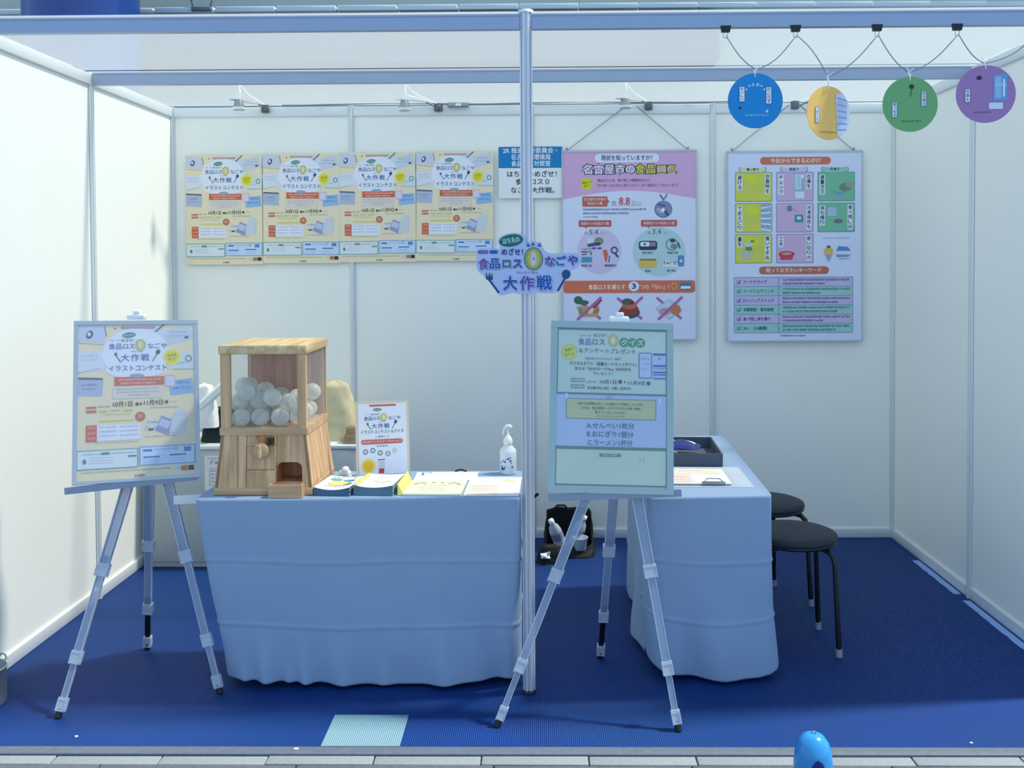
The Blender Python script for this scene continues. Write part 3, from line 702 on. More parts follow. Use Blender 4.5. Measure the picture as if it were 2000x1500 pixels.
    p.ell(388, 738, 29, 27, (228, 234, 246), 4); p.txt('3', 388, 737, 22, 40, NAVY, 6, .04); p.txt('つの「ない」！', 502, 742, 156, 28, (248, 234, 222), 5, .03); p.rrect(640, 716, 700, 760, 6, (70, 130, 160), 5); p.rect(644, 738, 696, 752, WH, 6); p.ring(608, 738, 16, 18, 4, (236, 180, 120), 5)
    XC = (178, 112, 160)
    for x0 in (140, 366, 582):
        p.line(x0-70, 800, x0+66, 916, 14, XC, 3)
    p.poly([(76, 846), (200, 846), (190, 904), (92, 904)], (196, 160, 130), 4); p.ell(84, 812, 24, 22, (60, 110, 90), 5, 14); p.ell(114, 826, 28, 14, (70, 110, 96), 5, 12); p.poly([(146, 850), (196, 800), (216, 812), (178, 858)], (170, 70, 110), 5)
    for i in range(4): p.ell(98+i*28, 872, 11, 20, ((130, 160, 90), (220, 140, 120), (230, 220, 200), (190, 120, 80))[i], 5, 12, i*20)
    p.ell(362, 880, 58, 34, (60, 80, 100), 4); p.ell(364, 866, 50, 34, (150, 66, 62), 5); p.ell(364, 842, 40, 22, (196, 110, 92), 6); p.ell(352, 822, 30, 18, (80, 100, 92), 7); p.ell(376, 826, 13, 12, (150, 40, 60), 8)
    p.poly([(506, 860), (580, 806), (654, 870), (580, 922)], (170, 200, 214), 4); p.poly([(516, 860), (580, 814), (640, 868), (580, 914)], (206, 216, 232), 5); p.ell(614, 866, 30, 30, (206, 130, 84), 6, 14); p.ell(556, 876, 32, 20, (206, 150, 180), 6, 14)
    for x0 in (140, 366, 582):
        p.line(x0-62, 920, x0+70, 796, 14, XC, 8 if x0 != 366 else 3)
    return p.build('printed_design', parent)
def tips_print(parent):
    p = Print(728, 1030, .0004)
    p.rect(0, 0, 728, 1030, (216, 226, 248), 1)
    p.rrect(176, 28, 560, 70, 20, (206, 118, 92), 2); p.txt('今日からできる心がけ', 368, 49, 270, 28, (250, 236, 226), 3, .04)
    YG, MV, GN = (206, 212, 96), (208, 178, 214), (120, 190, 160)
    for s_, x0, c in (('買い物で', 136, (216, 224, 170)), ('家庭で', 360, (214, 200, 228)), ('外食で', 582, (150, 206, 186))):
        p.rect(x0-66, 85, x0+66, 106, c, 2); p.txt(s_, x0, 96, len(s_)*17, 18, (50, 70, 80), 4, .03)
        for sg in (-1, 1): p.ring(x0+sg*66, 96, 9, 12, 3, (70, 96, 110), 3); p.rect(x0+sg*58-5, 84, x0+sg*58+5, 108, c, 4)
    txts = {(0,0): ('避ける', '空腹時を'), (1,0): ('チェック', '在庫を'), (2,0): ('適量注文', None), (0,1): ('てまえどり', None), (1,1): (None, '冷凍保存も'),
            (2,1): ('持ち帰り', '食べ残しは'), (0,2): ('量を', '買いすぎぬ'), (1,2): ('工夫', '使い切りの')}
    for (i, j), (L, Rr) in txts.items():
        x0 = 42+i*224; x1 = x0+198; y0 = (112, 280, 448)[j]; y1 = y0+156
        c = (YG, MV, GN)[i]; dc = ((120, 150, 130), (130, 130, 180), (80, 150, 140))[i]
        p.rrect(x0-2, y0-2, x1+2, y1+2, 6, dc, 2); p.rrect(x0+1, y0+1, x1-1, y1-1, 5, c, 3)
        if i == 0: p.ell(x0+90, y0+36, 40, 24, (220, 222, 60), 4, 20, 20); p.rect(x0+2, y1-44, x1-4, y1-2, (214, 214, 90), 4)
        if L: n = len(L); p.rrect(x0+8, y0+12, x0+38, y0+18+n*26, 4, (232, 238, 248), 5); p.vtxt(L, x0+23, y0+15, y0+15+n*26, 25, (40, 70, 96), 6, .04)
        if Rr: n = len(Rr); q = min(26, 138/n); p.rrect(x1-38, y0+8, x1-10, y0+14+n*q, 4, (232, 238, 248), 5); p.vtxt(Rr, x1-24, y0+11, y0+11+n*q, 24, (40, 70, 96), 6, .04)
    # drawings inside the cells: fridge, shelf, container, table, pot, bowl
    x0, y0 = 266, 112; p.rrect(x0+94, y0+6, x0+148, y0+100, 3, (150, 186, 210), 4); p.rect(x0+98, y0+10, x0+134, y0+94, (186, 220, 230), 5); p.rect(x0+134, y0+14, x0+146, y0+32, WH, 6); p.rrect(x0+100, y0+104, x0+150, y0+142, 3, (222, 230, 240), 5); p.line(x0+116, y0+20, x0+124, y0+80, 2, (110, 160, 170), 6)
    x0, y0 = 42, 280; p.rect(x0+138, y0+4, x0+194, y0+150, (160, 184, 216), 4)
    for k in range(5): p.line(x0+138, y0+26+k*28, x0+194, y0+14+k*28+(k*6), 8, (226, 234, 246), 5); p.dashes(x0+142, y0+12+k*28, x0+192, 12, (110, 140, 190), 6, 80+k, .6)
    x0, y0 = 266, 280; p.rrect(x0+98, y0+62, x0+144, y0+104, 6, (70, 150, 150), 4); p.rrect(x0+110, y0+72, x0+132, y0+88, 3, (206, 240, 236), 5); p.ell(x0+70, y0+28, 15, 17, (100, 140, 150), 4); p.line(x0+88, y0+30, x0+112, y0+46, 4, (190, 120, 150), 4)
    x0, y0 = 490, 112; p.ell(x0+148, y0+82, 34, 22, (110, 140, 120), 4); p.ell(x0+170, y0+70, 20, 16, (150, 160, 150), 5); p.poly([(x0+60, y0+96), (x0+120, y0+124), (x0+176, y0+96), (x0+120, y0+108)], (110, 160, 180), 5); p.ell(x0+118, y0+140, 36, 12, (130, 180, 180), 4)
    x0, y0 = 490, 280; p.rrect(x0+52, y0+24, x0+100, y0+70, 4, (176, 196, 220), 4); p.ell(x0+110, y0+98, 26, 12, (110, 120, 130), 5)
    x0, y0 = 266, 448; p.ell(x0+54, y0+108, 44, 16, (190, 70, 84), 5); p.poly([(x0+14, y0+108), (x0+94, y0+108), (x0+84, y0+140), (x0+22, y0+140)], (196, 80, 96), 4); p.ell(x0+54, y0+106, 28, 8, (220, 150, 150), 6)
    x0, y0 = 42, 448; p.ell(x0+60, y0+108, 34, 30, (190, 196, 170), 4); p.ell(x0+72, y0+78, 20, 12, (110, 150, 60), 5); p.ell(x0+92, y0+38, 12, 8, (130, 160, 60), 5); p.ell(x0+70, y0+54, 22, 14, (200, 210, 220), 5)
    x0, y0 = 490, 448; p.ell(x0+58, y0+96, 26, 26, (226, 186, 110), 4); p.poly([(x0+38, y0+112), (x0+78, y0+112), (x0+58, y0+152)], (150, 170, 196), 5); p.ell(x0+58, y0+70, 10, 8, (110, 80, 90), 5)
    p.dashes(x0+30, y0+22, x0+176, 8, (90, 140, 190), 4, 90, .5); p.poly([(x0+98, y0+92), (x0+112, y0+66), (x0+160, y0+70), (x0+180, y0+92)], (90, 140, 206), 4); p.rect(x0+100, y0+98, x0+176, y0+106, (222, 230, 240), 5); p.dashes(x0+98, y0+120, x0+176, 14, (40, 80, 150), 4, 91, .05); p.dashes(x0+112, y0+136, x0+170, 8, (60, 110, 180), 4, 92, .2)
    p.rrect(170, 624, 550, 666, 20, (190, 108, 92), 2); p.txt('知っておきたいキーワード', 358, 645, 300, 28, (250, 226, 206), 3, .04)
    rows = ('フードドライブ', 'フードシェアリング', 'ローリングストック', '消費期限・賞味期限', '食べ残し持ち帰り', '30・10運動')
    for i, s_ in enumerate(rows):
        y0 = 682+i*50.5; c = ((196, 190, 224), (160, 206, 204))[i % 2]; tc_ = ((80, 66, 130), (30, 110, 106))[i % 2]
        p.rect(34, y0, 680, y0+50.5, c, 2); p.rect(34, y0-1, 680, y0+1.5, (110, 130, 170), 3)
        p.txt(s_, 84+len(s_)*9.2, y0+26, len(s_)*18.4, 21, tc_, 4, .03); p.frame(50, y0+18, 68, y0+36, 2, tc_, 3); p.line(54, y0+27, 60, y0+33, 3, tc_, 4); p.line(60, y0+33, 72, y0+14, 3, tc_, 4)
        p.dashes(298, y0+15, 664, 13, tc_, 4, 100+i, .1); p.dashes(298, y0+36, 298+(230, 210, 300, 300, 220, 290)[i], 13, tc_, 4, 110+i, .1)
    p.frame(34, 681, 680, 986, 2, (110, 130, 170), 3); p.rect(276, 682, 279, 985, (110, 130, 170), 3)
    p.dashes(286, 1002, 426, 9, (60, 80, 110), 4, 120, .1)
    return p.build('printed_design', parent)

# ================================================================== WALL POSTERS
def contest_wall(i, x, z, label):
    t = thing('contest_poster', label, 'poster', (x, -.0178-.0004*(i % 2), z), (0, 0, 0), 'contest posters in a row on the back wall')
    return t
xs = (-1.691, -1.267, -.846, -.424)
labs = ('leftmost of the four beige contest posters on the back wall', 'second beige contest poster from the left on the back wall',
        'third beige contest poster from the left, over the panel joint', 'rightmost of the four beige contest posters, nearest the centre post')
first = contest_wall(0, xs[0], 1.523, labs[0])
sheet('paper_sheet', 422, 600, TANC, first, .0005); contest_print(first, .00016, 1.003, 1.008)
for i in range(1, 4):
    dup(first, (xs[i], -.0178-.0012*(i % 2), 1.524+.004*i), (0, R((0, .3, -.2, .4)[i]), 0), labs[i])
t = thing('organiser_sign', 'white paper sign with a blue top band and black lettering behind the centre post', 'sign', (-.006, -.0178, 1.877))
sheet('paper_sheet', 348, 281, (236, 240, 240), t, .0005)
p = Print(348, 281, .0002)
p.rect(0, 0, 348, 116, (0, 128, 190), 1)
p.txt('2R 推進実行委員会・', 172, 22, 296, 33, WH, 3, .03); p.txt('名古屋市環境局', 176, 58, 214, 33, WH, 3, .03); p.txt('食品ロス対策室', 176, 93, 214, 33, WH, 3, .03)
p.txt('はち丸のめざせ！', 182, 150, 270, 36, (34, 44, 52), 3, .02); p.txt('食品ロス０', 184, 192, 184, 36, (34, 44, 52), 3, .02); p.txt('なごや大作戦。', 186, 238, 238, 36, (34, 44, 52), 3, .02)
p.build('printed_lettering', t)
def hanging(name, label, x, z, fn, hook, cx=None):
    t = thing(name, label, 'poster', (x, -.030, z), (R(-.4), 0, 0))
    MB().box((-.364, .002, 0), (.364, .007, 1.03)).build('backing_board', M['cardw'], t)
    fn(t)
    mb = MB()
    for a in ((-.369, -.004, -.004, .369, .009, .005), (-.369, -.004, 1.025, .369, .009, 1.036), (-.369, -.004, 0, -.362, .009, 1.03), (.362, -.004, 0, .369, .009, 1.03)):
        mb.box(a[:3], a[3:])
    mb.build('clear_frame', clear('frame_plastic', (206, 216, 232), .35, .2), t)
    hk = Vector(hook)-Vector((x, -.030, z))
    MB().tube([(-.34, 0, 1.034), (hk.x-.03, hk.y, hk.z)], .0022, 6).tube([(.32, 0, 1.034), (hk.x+.03, hk.y, hk.z)], .0022, 6).build('hanging_string', M['string'], t)
    for ex in (-.34, .32): MB().tube([(ex, 0, 1.034), (ex, 0, 1.05)], .006, 8).build('eyelet', M['steel'], t)
    return t
hanging('statistics_poster', 'large pink-headed poster on food waste figures hanging by string on the back wall', .532, 1.100, statistics_print, (.545, -.02, 2.375))
hanging('tips_poster', 'large pale blue poster with coloured cells and a keyword table, rightmost on the back wall', 1.432, 1.090, tips_print, (1.432, -.02, 2.375))

# ================================================================== SPOTLIGHTS AND CABLE
def spotlight(label, loc):
    t = thing('spotlight', label, 'lamp', loc, (0, 0, 0), 'arm spotlights on the back wall rail')
    MB().box((-.02, -.02, -.02), (.02, .012, .024), 0, .004).tube([(.012, -.018, .0), (.012, -.04, .0)], .014, 10).build('rail_clamp', M['bgmetal'], t)
    MB().tube([(0, -.03, .0), (-.03, -.10, .03), (-.075, -.19, .045)], .005, 8).build('arm', M['steel'], t)
    c = Vector((-.085, -.20, 0))
    MB().lathe([(.012, .075), (.016, .07), (.016, .025), (.02, .015), (.031, -.018), (.033, -.03)], c, 18, capped=False).lathe([(.0, .077), (.013, .076)], c, 18, capped=False).build('lamp_housing', M['steel'], t)
    MB().lathe([(.0335, -.022), (.0345, -.034), (.030, -.036), (.010, -.012), (0, -.01)], c, 18, capped=False).build('reflector_rim', M['white'], t)
    MB().tube([c+Vector((0, 0, .07)), c+Vector((.004, .01, .10)), c+Vector((.03, .06, .06)), (0, -.02, .02)], .0025, 6).build('lead', M['white'], t)
    return t
s0 = spotlight('leftmost small silver arm spotlight on the back wall rail', (-1.455, -.022, 2.372))
for x, lb, rz in ((-.505, 'small silver spotlight on the rail above the contest posters, left of the post', -28), (.640, 'small silver spotlight above the pink-headed poster', -18), (1.43, 'small spotlight half hidden behind the yellow and blue discs', 112)):
    dup(s0, (x, -.022, 2.372), (0, 0, R(rz)), lb)
cb = MB(); pts = []
for i in range(61):
    x = -1.36+i*.045; pts.append((x, -.034-.004*math.sin(x*5), 2.394+.004*math.sin(x*6.3)+.003*noise.noise(Vector((x*5, 1, 1)))))
o = cb.tube(pts, .0045, 6).build('power_cable', M['string']); tag(o, 'thin grey cable running along the top of the back wall rail', 'cable')
t = thing('lamp_transformer', 'grey box on the rail beside the second spotlight', 'transformer', (-.40, -.04, 2.372))
MB().box((-.055, -.018, 0), (.06, .018, .028), 0, .004).build('casing', M['steel'], t); MB().box((-.01, -.02, .004), (.02, -.0175, .018)).build('type_label', M['white'], t)

# ================================================================== CUT-OUT SIGN ON THE POST
t = thing('campaign_cutout_sign', 'periwinkle cut-out sign with coloured campaign lettering fixed on the centre post', 'sign', (.008, -2.012, 1.412), (0, 0, R(0)))
ol = [(505,230),(515,180),(560,140),(640,115),(720,105),(800,120),(850,160),(855,200),(866,262),(900,250),(930,222),(965,205),(1010,228),(1060,228),(1072,290),(1110,345),(1160,368),(1240,372),(1310,366),(1400,368),(1480,366),(1540,382),(1568,430),(1560,500),(1520,560),(1450,585),(1430,590),(1432,640),(1400,690),(1345,715),(1300,800),(1262,868),(1200,885),(1080,880),(990,872),(900,886),(780,890),(690,872),(640,884),(590,900),(530,904),(490,872),(440,780),(400,720),(340,695),(310,645),(262,610),(232,560),(222,470),(232,380),(245,325),(300,300),(380,305),(450,296),(525,315),(528,270)]
U = .272
def cc(x, y): return ((x-900)*U, (y-108)*U)
MB().prism([(cc(x, y)[0]*.001, .215-cc(x, y)[1]*.001) for x, y in ol], -.006, -.0005).build('board', ink((186, 200, 236)), t)
p = Print(0, 215, .0005, .0068)
def c2(x, y): return cc(x, y)
x, y = c2(672, 205); p.ell(x, y, 42, 21, (20, 110, 112), 1, 30, -8); p.txt('はち丸の', x, y, 58, 22, (206, 232, 216), 2, .03, -8)
def big(s_, X, Y, W, Hh, c, b=.05):
    x, y = c2(X, Y)
    p.txt(s_, x+1.2, y+3.0, W*U*1.04, Hh*U, (82, 96, 176), 1, b+.04); p.txt(s_, x, y, W*U, Hh*U, c, 3, b)
    p.txt(s_, x, y, W*U*1.05, Hh*U*1.05, (196, 206, 238), 2, b+.06)
for s_, X, Y, W, Hh, c in (('食', 318, 505, 125, 145, (116, 84, 160)), ('品', 462, 500, 130, 145, (10, 92, 172)), ('ロ', 612, 500, 100, 130, (14, 110, 118)), ('ス', 750, 500, 110, 135, (40, 64, 150)),
                           ('な', 1165, 475, 125, 140, (92, 80, 160)), ('ご', 1305, 470, 120, 135, (10, 92, 172)), ('や', 1455, 465, 125, 140, (40, 60, 160)),
                           ('大', 655, 755, 170, 190, (10, 84, 164)), ('作', 870, 755, 175, 190, (96, 80, 164)), ('戦', 1090, 750, 190, 195, (6, 90, 172))):
    big(s_, X, Y, W, Hh, c)
x, y = c2(685, 355); p.txt('めざせ！', x, y, 74, 25, (40, 56, 130), 3, .04)
x, y = c2(955, 440); p.ell(x, y, 33, 40, (70, 100, 160), 1); p.ell(x, y, 30, 37, (160, 172, 84), 2); p.ell(x, y, 20, 30, (190, 196, 96), 3); p.ell(x, y, 10, 25, (206, 204, 226), 4); p.txt('作戦', x, y, 9, 10, PUR, 5)
for X in (890, 950, 1030): x, y = c2(X, 262-(14 if X == 950 else 0)); p.poly([(x-7, y+6), (x+7, y+6), (x, y-7)][::-1], (60, 90, 170), 2)
x, y = c2(312, 350); p.rrect(x-18, y-6, x+18, y+6, 5, (100, 84, 166), 2); p.txt('しょくひん', x, y, 30, 9, (214, 214, 240), 3); x, y = c2(448, 350); p.rrect(x-14, y-6, x+14, y+6, 5, (40, 92, 176), 2)
x, y = c2(880, 615); p.txt('だいさくせん', x, y, 74, 9, (30, 110, 140), 3, .03)
x, y = c2(1370, 640); p.ell(x, y, 15, 16, (24, 84, 130), 3); x2, y2 = c2(1262, 850); p.line(x-3, y+12, x2, y2, 7, (24, 70, 140), 3)
x, y = c2(395, 685); p.poly([(x-13, y-24), (x-12, y+3), (x, y+12), (x+11, y+2), (x+8, y-22), (x+4, y-2), (x-1, y-23), (x-5, y-1)], (20, 84, 110), 3); x2, y2 = c2(512, 872); p.line(x, y+8, x2, y2, 7, (24, 70, 140), 3)
p.build('printed_lettering', t)

# ================================================================== HANGING DISCS
clipx = [(.691, 2.333), (.932, 2.334), (1.212, 2.342), (1.487, 2.340), (1.76, 2.345)]
def clip(label, x):
    t = thing('binder_clip', label, 'clip', (x, -1.998, 2.316), (0, 0, 0), 'black clips under the front beam')
    MB().prism([(-.014, 0), (.014, 0), (.018, .022), (-.018, .022)], -.004, .010).build('clip_body', M['dark'], t)
    MB().tube([(-.007, 0, 0), (-.009, -.002, -.018), (.004, -.002, -.022), (.007, 0, 0)], .0012, 6).build('wire_handle', M['steel'], t)
    return t
c0 = clip('first black binder clip from the left under the front beam, left of the blue disc', clipx[0][0])
for i, lb in ((1, 'black binder clip above and between the blue and yellow discs'), (2, 'black binder clip above and between the yellow and green discs'), (3, 'black binder clip between the green and purple discs'), (4, 'black binder clip at the far right end of the front beam')):
    dup(c0, (clipx[i][0], -1.998, 2.316), (0, 0, 0), lb)
knots = [(.795, 2.185), (1.042, 2.158), (1.318, 2.170), (1.576, 2.200)]
pts = []
for i in range(4):
    a = Vector((clipx[i][0], 2.302)); k = Vector(knots[i]); b_ = Vector((clipx[i+1][0], 2.302))
    for j in range(8):
        q = a.lerp(k, j/8); q.y -= .018*math.sin(math.pi*j/8)*(-1 if i == 1 else 1); pts.append(q)
    for j in range(8):
        q = k.lerp(b_, j/8); q.y -= .022*math.sin(math.pi*j/8); pts.append(q)
pts.append(Vector((clipx[4][0], 2.302)))
o = MB().tube([(q.x, -2.006, q.y) for q in pts], .0019, 6).build('zigzag_string', M['string']); tag(o, 'grey string zigzagging between the black clips above the discs', 'string')
def disc(label, x, z, r, c, yaw, knot, draw):
    t = thing('hanging_disc', label, 'sign', (x, -2.012, z-r), (0, 0, R(yaw)), 'round card signs hanging from the front beam')
    MB().prism([(r*math.cos(2*math.pi*k/48), r+r*math.sin(2*math.pi*k/48)) for k in range(48)], 0, .002).build('card', ink(c), t)
    p = Print(0, r*2000, .0003, .0006); p.R = r*1000; draw(p, r*1000); p.build('printed_design', t)
    kx = knot[0]-x; kz = knot[1]-(z-r)
    MB().tube([(0, .001, 2*r-.012), (-.006, -.008, 2*r+.006), (kx-.004, .004, kz), (kx+.006, .006, kz+.004), (.004, .010, 2*r+.004), (0, .001, 2*r-.012)], .0016, 6).tube([(kx, .004, kz), (kx-.012, -.002, kz+.022)], .0014, 6).tube([(kx, .004, kz), (kx+.014, -.004, kz+.014)], .0014, 6).build('white_loop', M['whitestring'], t)
    return t
def strip(p, s_, cx, y0, y1, w_=17, c=(60, 70, 140)):
    p.rect(cx-w_/2-1.5, y0-1.5, cx+w_/2+1.5, y1+1.5, c, 2); p.rect(cx-w_/2, y0, cx+w_/2, y1, (236, 240, 246), 3); p.vtxt(s_, cx, y0+1, y1-1, w_*.8, (60, 70, 100), 4, .02)
def d1(p, r):
    strip(p, 'おいしい', -46, r-48, r+2); strip(p, 'のこさず', 46, r-46, r+10)
    for a in range(-60, 61, 24): p.ell(40*math.sin(R(a))*.9, r-20-38*math.cos(R(a)), 3, 3, WH, 3, 8)
    p.dashes(-14, r-52, 16, 12, (170, 210, 240), 3, 1); p.dashes(-34, r+50, 44, 6, (190, 220, 244), 3, 2, .4); p.ell(40, r+36, 5, 5, (190, 220, 244), 3, 8); p.ell(-52, r+24, 5, 4, (20, 50, 90), 3, 8)
def d2(p, r):
    strip(p, 'てまえどり', -50, r-18, r+34, 14)
    pl = [(r*math.sin(R(a)), r-r*math.cos(R(a))) for a in range(40, 150, 8)]
    p.poly([(30, r-66)]+pl+[(36, r+78)], (206, 220, 240), 2)
    for k in range(6): p.line(36, r-54+k*22, 78, r-46+k*20, 4, (130, 150, 200), 3); p.line(42+k*7, r-58+k*2, 40+k*7, r+50-k*6, 2, (170, 184, 220), 4)
    p.dashes(-40, r+66, 34, 6, (150, 110, 40), 3, 3, .3)
def d3(p, r):
    strip(p, '食べ切る', -54, r-6, r+44, 15); strip(p, '持ち帰る', 46, r-44, r+6, 15); p.ell(4, r-60, 9, 9, (30, 60, 40), 3, 6); p.line(4, r-50, 0, r-26, 2.5, (60, 100, 60), 3); p.dashes(-30, r+58, 40, 6, (40, 90, 60), 3, 4, .3)
def d4(p, r):
    strip(p, '在庫を', -60, r-18, r+26, 15); p.rrect(24, r-66, 70, r+24, 3, (110, 160, 210), 2); p.rrect(30, r-58, 50, r+14, 2, (150, 190, 226), 3); p.rect(56, r-50, 62, r+10, (226, 232, 242), 3)
    p.rrect(10, r+30, 56, r+52, 3, (214, 224, 240), 3); p.ell(-22, r-56, 10, 8, (56, 40, 80), 3, 6); p.dashes(30, r-30, 66, 10, (206, 224, 240), 4, 5); p.dashes(-40, r+62, 20, 6, (90, 60, 110), 3, 6, .3)
disc('bright blue round sign hanging from the front beam', .790, 2.077, .0945, (8, 138, 208), 0, knots[0], d1)
disc('yellow-orange round sign with a pale shelf drawing at its right edge', 1.042, 2.033, .0925, (246, 196, 104), 24, knots[1], d2)
disc('dull green round sign hanging from the front beam', 1.321, 2.061, .0945, (112, 172, 112), 0, knots[2], d3)
disc('mauve purple round sign with a pale blue fridge drawing, furthest right', 1.579, 2.094, .0985, (164, 124, 176), -6, knots[3], d4)

# ================================================================== EASELS WITH BOARDS
def easel(label, ledge, yaw, apex, feet, top, ledge_w, back_w=1):
    t = thing('easel', label, 'easel', ((feet[0][0]+feet[1][0])/2, (feet[0][1]+feet[1][1])/2, 0))
    A = Vector(apex)
    for i, f in enumerate(feet):
        F = Vector((f[0], f[1], 0.0)); d = (F-A).normalized()
        a0 = A+d*.02+Vector(((-.018, .018, 0)[i], 0, 0)); Lg = (F-a0).length; d = (F-a0).normalized()
        js = ((.50, .80, .955), (.48, .80, .955), (.50, .80, .96))[i]
        mb = MB(); side = Vector((1, 0, 0))
        mb.bar(a0, a0+d*Lg*js[0], .040, .016, 0, .033, .014, side)
        mb.bar(a0+d*Lg*(js[0]-.05), a0+d*Lg*js[1], .0265, .011, 1, None, None, side)
        mb.bar(a0+d*Lg*(js[1]-.05), a0+d*Lg*.985, .020, .009, 1 if i < 2 else 2, None, None, side)
        for sg in (-1, 1):
            mb.bar(a0+side*sg*.0195, a0+d*Lg*js[0]+side*sg*.016, .0022, .018, 3, None, None, side)
            mb.bar(a0+d*Lg*js[0]+side*sg*.0128, a0+d*Lg*js[1]+side*sg*.0128, .0018, .013, 3, None, None, side)
            if i < 2: mb.bar(a0+d*Lg*js[1]+side*sg*.0098, a0+d*Lg*.97+side*sg*.0098, .0016, .011, 3, None, None, side)
        lg = mb.build('leg', [M['legplastic'], M['legplastic'], M['blackmetal'], M['pole']], t, True)
        for k, jj in enumerate(js):
            c = a0+d*Lg*jj
            mj = MB(); hw = (.021, .0165, .0135)[k]
            mj.bar(c-d*.022, c-d*.012, hw*2.1, .022, 0, None, None, side); mj.bar(c-d*.012, c+d*.016, hw*1.75, .019, 0, None, None, side); mj.bar(c+d*.016, c+d*.022, hw*2.1, .022, 0, None, None, side)
            for sg in (-1, 1): mj.bar(c-d*.02+side*sg*hw, c+d*.02+side*sg*hw, .003, .024, 0, None, None, side)
            j = mj.build('joint_clamp', M['jointplastic'], None)
            inv = PM[t.name].inverted(); j.data.transform(inv); j.parent = lg
        ft = MB().tube([F-d*.03, F+Vector((0, 0, .002))], .011, 10, radii=[.010, .012]).build('foot', M['dark'], None)
        ft.data.transform(PM[t.name].inverted()); ft.parent = lg
    T = Vector(top)
    MB().bar(A-Vector((0, 0, .02)), T-Vector((0, 0, .01)), .026, .012).build('mast', M['legplastic'], t, True)
    MB().box(A-Vector((.034, .008, .026)), A+Vector((.034, .012, .026)), 0, .006).build('hub', M['jointplastic'], t, True)
    L = Vector(ledge); m = Matrix.Translation(L) @ Matrix.Rotation(yaw, 4, 'Z') @ Matrix.Rotation(R(-1.6), 4, 'Y')
    mb = MB(); x0, x1 = ledge_w
    mb.box((x0, -.008, -.020), (x1, .034, -.004), 0, 0, m); mb.box((x0, -.011, -.020), (x1, -.008, .004), 0, 0, m)
    mb.build('ledge', M['alu'], t, True)
    return t, T
def topclip(t, T, d):
    MB().box(T+Vector((-.038, -.022, -.004)), T+Vector((.03, .010, .016)), 0, .005).box(T+Vector((-.014, -.020, .012)), T+Vector((.012, .006, .030)), 0, .004).build('top_clip', M['white'], t, True)
e1, T1 = easel('easel with cloudy telescopic legs by the bright left wall, holding the beige contest board', (-1.404, -1.920, .746), .412, (-1.402, -1.822, .915),
           [(-1.583, -2.185), (-1.098, -1.990), (-1.518, -1.588)], (-1.468, -1.745, 1.322), (-.245, .20))
topclip(e1, T1, 0)
e2, T2 = easel('easel with cloudy telescopic legs right of the centre post, holding the green quiz board', (.283, -2.118, .744), .025, (.317, -2.030, .955),
           [(-.104, -2.244), (.488, -2.271), (.269, -1.673)], (.325, -1.985, 1.318), (-.212, .236))
topclip(e2, T2, 0)
def board(label, loc, rot, W, Hh, fc, pr, k):
    t = thing('display_board', label, 'board', loc, rot)
    MB().box((-W/2, .003, 0), (W/2, .012, Hh)).build('backing', M['cardw'], t)
    pr(t)
    mb = MB(); f = k
    mb.box((-W/2-.003, -.004, 0), (-W/2+f, .013, Hh)).box((W/2-f, -.004, 0), (W/2+.003, .013, Hh)).box((-W/2-.003, -.005, Hh-f), (W/2+.003, .0135, Hh+.003)).box((-W/2-.003, -.005, -.002), (W/2+.003, .0135, f*.7))
    mb.build('frame', fc, t)
    o = MB().box((-W/2+f, -.0040, f*.7), (W/2-f, -.0034, Hh-f)).build('clear_cover', clear('cover_sheet', (230, 238, 250), .93, .08), t)
    return t
def cprint(t):
    s_ = sheet('paper_sheet', 420, 594, TANC, t, .003, .96, .965); s_.location = (0, -.0002, .006)
    q = contest_print(t, .00022, .955, .965); q.location = (0, 0, .007)
board('framed beige contest board with date 10月1日 on the left easel', (-1.404, -1.934, .7485), (-.294, R(1.1), .412), .425, .588, mat('pale_blue_frame', (176, 186, 196), .35, metal=.5), cprint, .012)
def qprint(t):
    q = quiz_print(t); q.location = (0, 0, .022)
board('framed green and blue quiz board with answers A B C on the right easel', (.280, -2.132, .7465), (-.201, R(1.8), .025), .418, .578, mat('pale_green_frame', (152, 176, 180), .35, metal=.4), qprint, .020)

# ================================================================== WOODEN CAPSULE MACHINE
ZT = .704
mc = thing('capsule_machine', 'pale pine capsule machine with clear windows full of clear balls on the left table', 'vending machine', (-.940, -1.790, ZT))
hw, hd = .1765, .185; uw, ud = .152, .170
z1, z2, z3, z4, z5 = .026, .212, .238, .500, .532
MB().box((-hw, -hd, 0), (hw, hd, z1), 0, .002).build('plinth', M['woodx'], mc)
def frus(a0, b0, a1, b1, za, zb, w0, w1, d0, d1):
    return [(a0[0], a0[1], za)]
th = .012
def side_panel(sgn):
    x0, x1 = hw*sgn*.985, uw*sgn; i0, i1 = x0-th*sgn, x1-th*sgn
    return MB().hexa([(x0, -hd*.985, z1), (i0, -hd*.985, z1), (i0, hd*.985, z1), (x0, hd*.985, z1), (x1, -ud, z2), (i1, -ud, z2), (i1, ud, z2), (x1, ud, z2)])
side_panel(1).build('side_panel', M['woodz'], mc); side_panel(-1).build('side_panel', M['woodz'], mc)
def fx(x, z):        # half width of the tapered front at height z
    return lerp(hw*.985, uw, (z-z1)/(z2-z1))
def fy(z): return -lerp(hd*.985, ud, (z-z1)/(z2-z1))
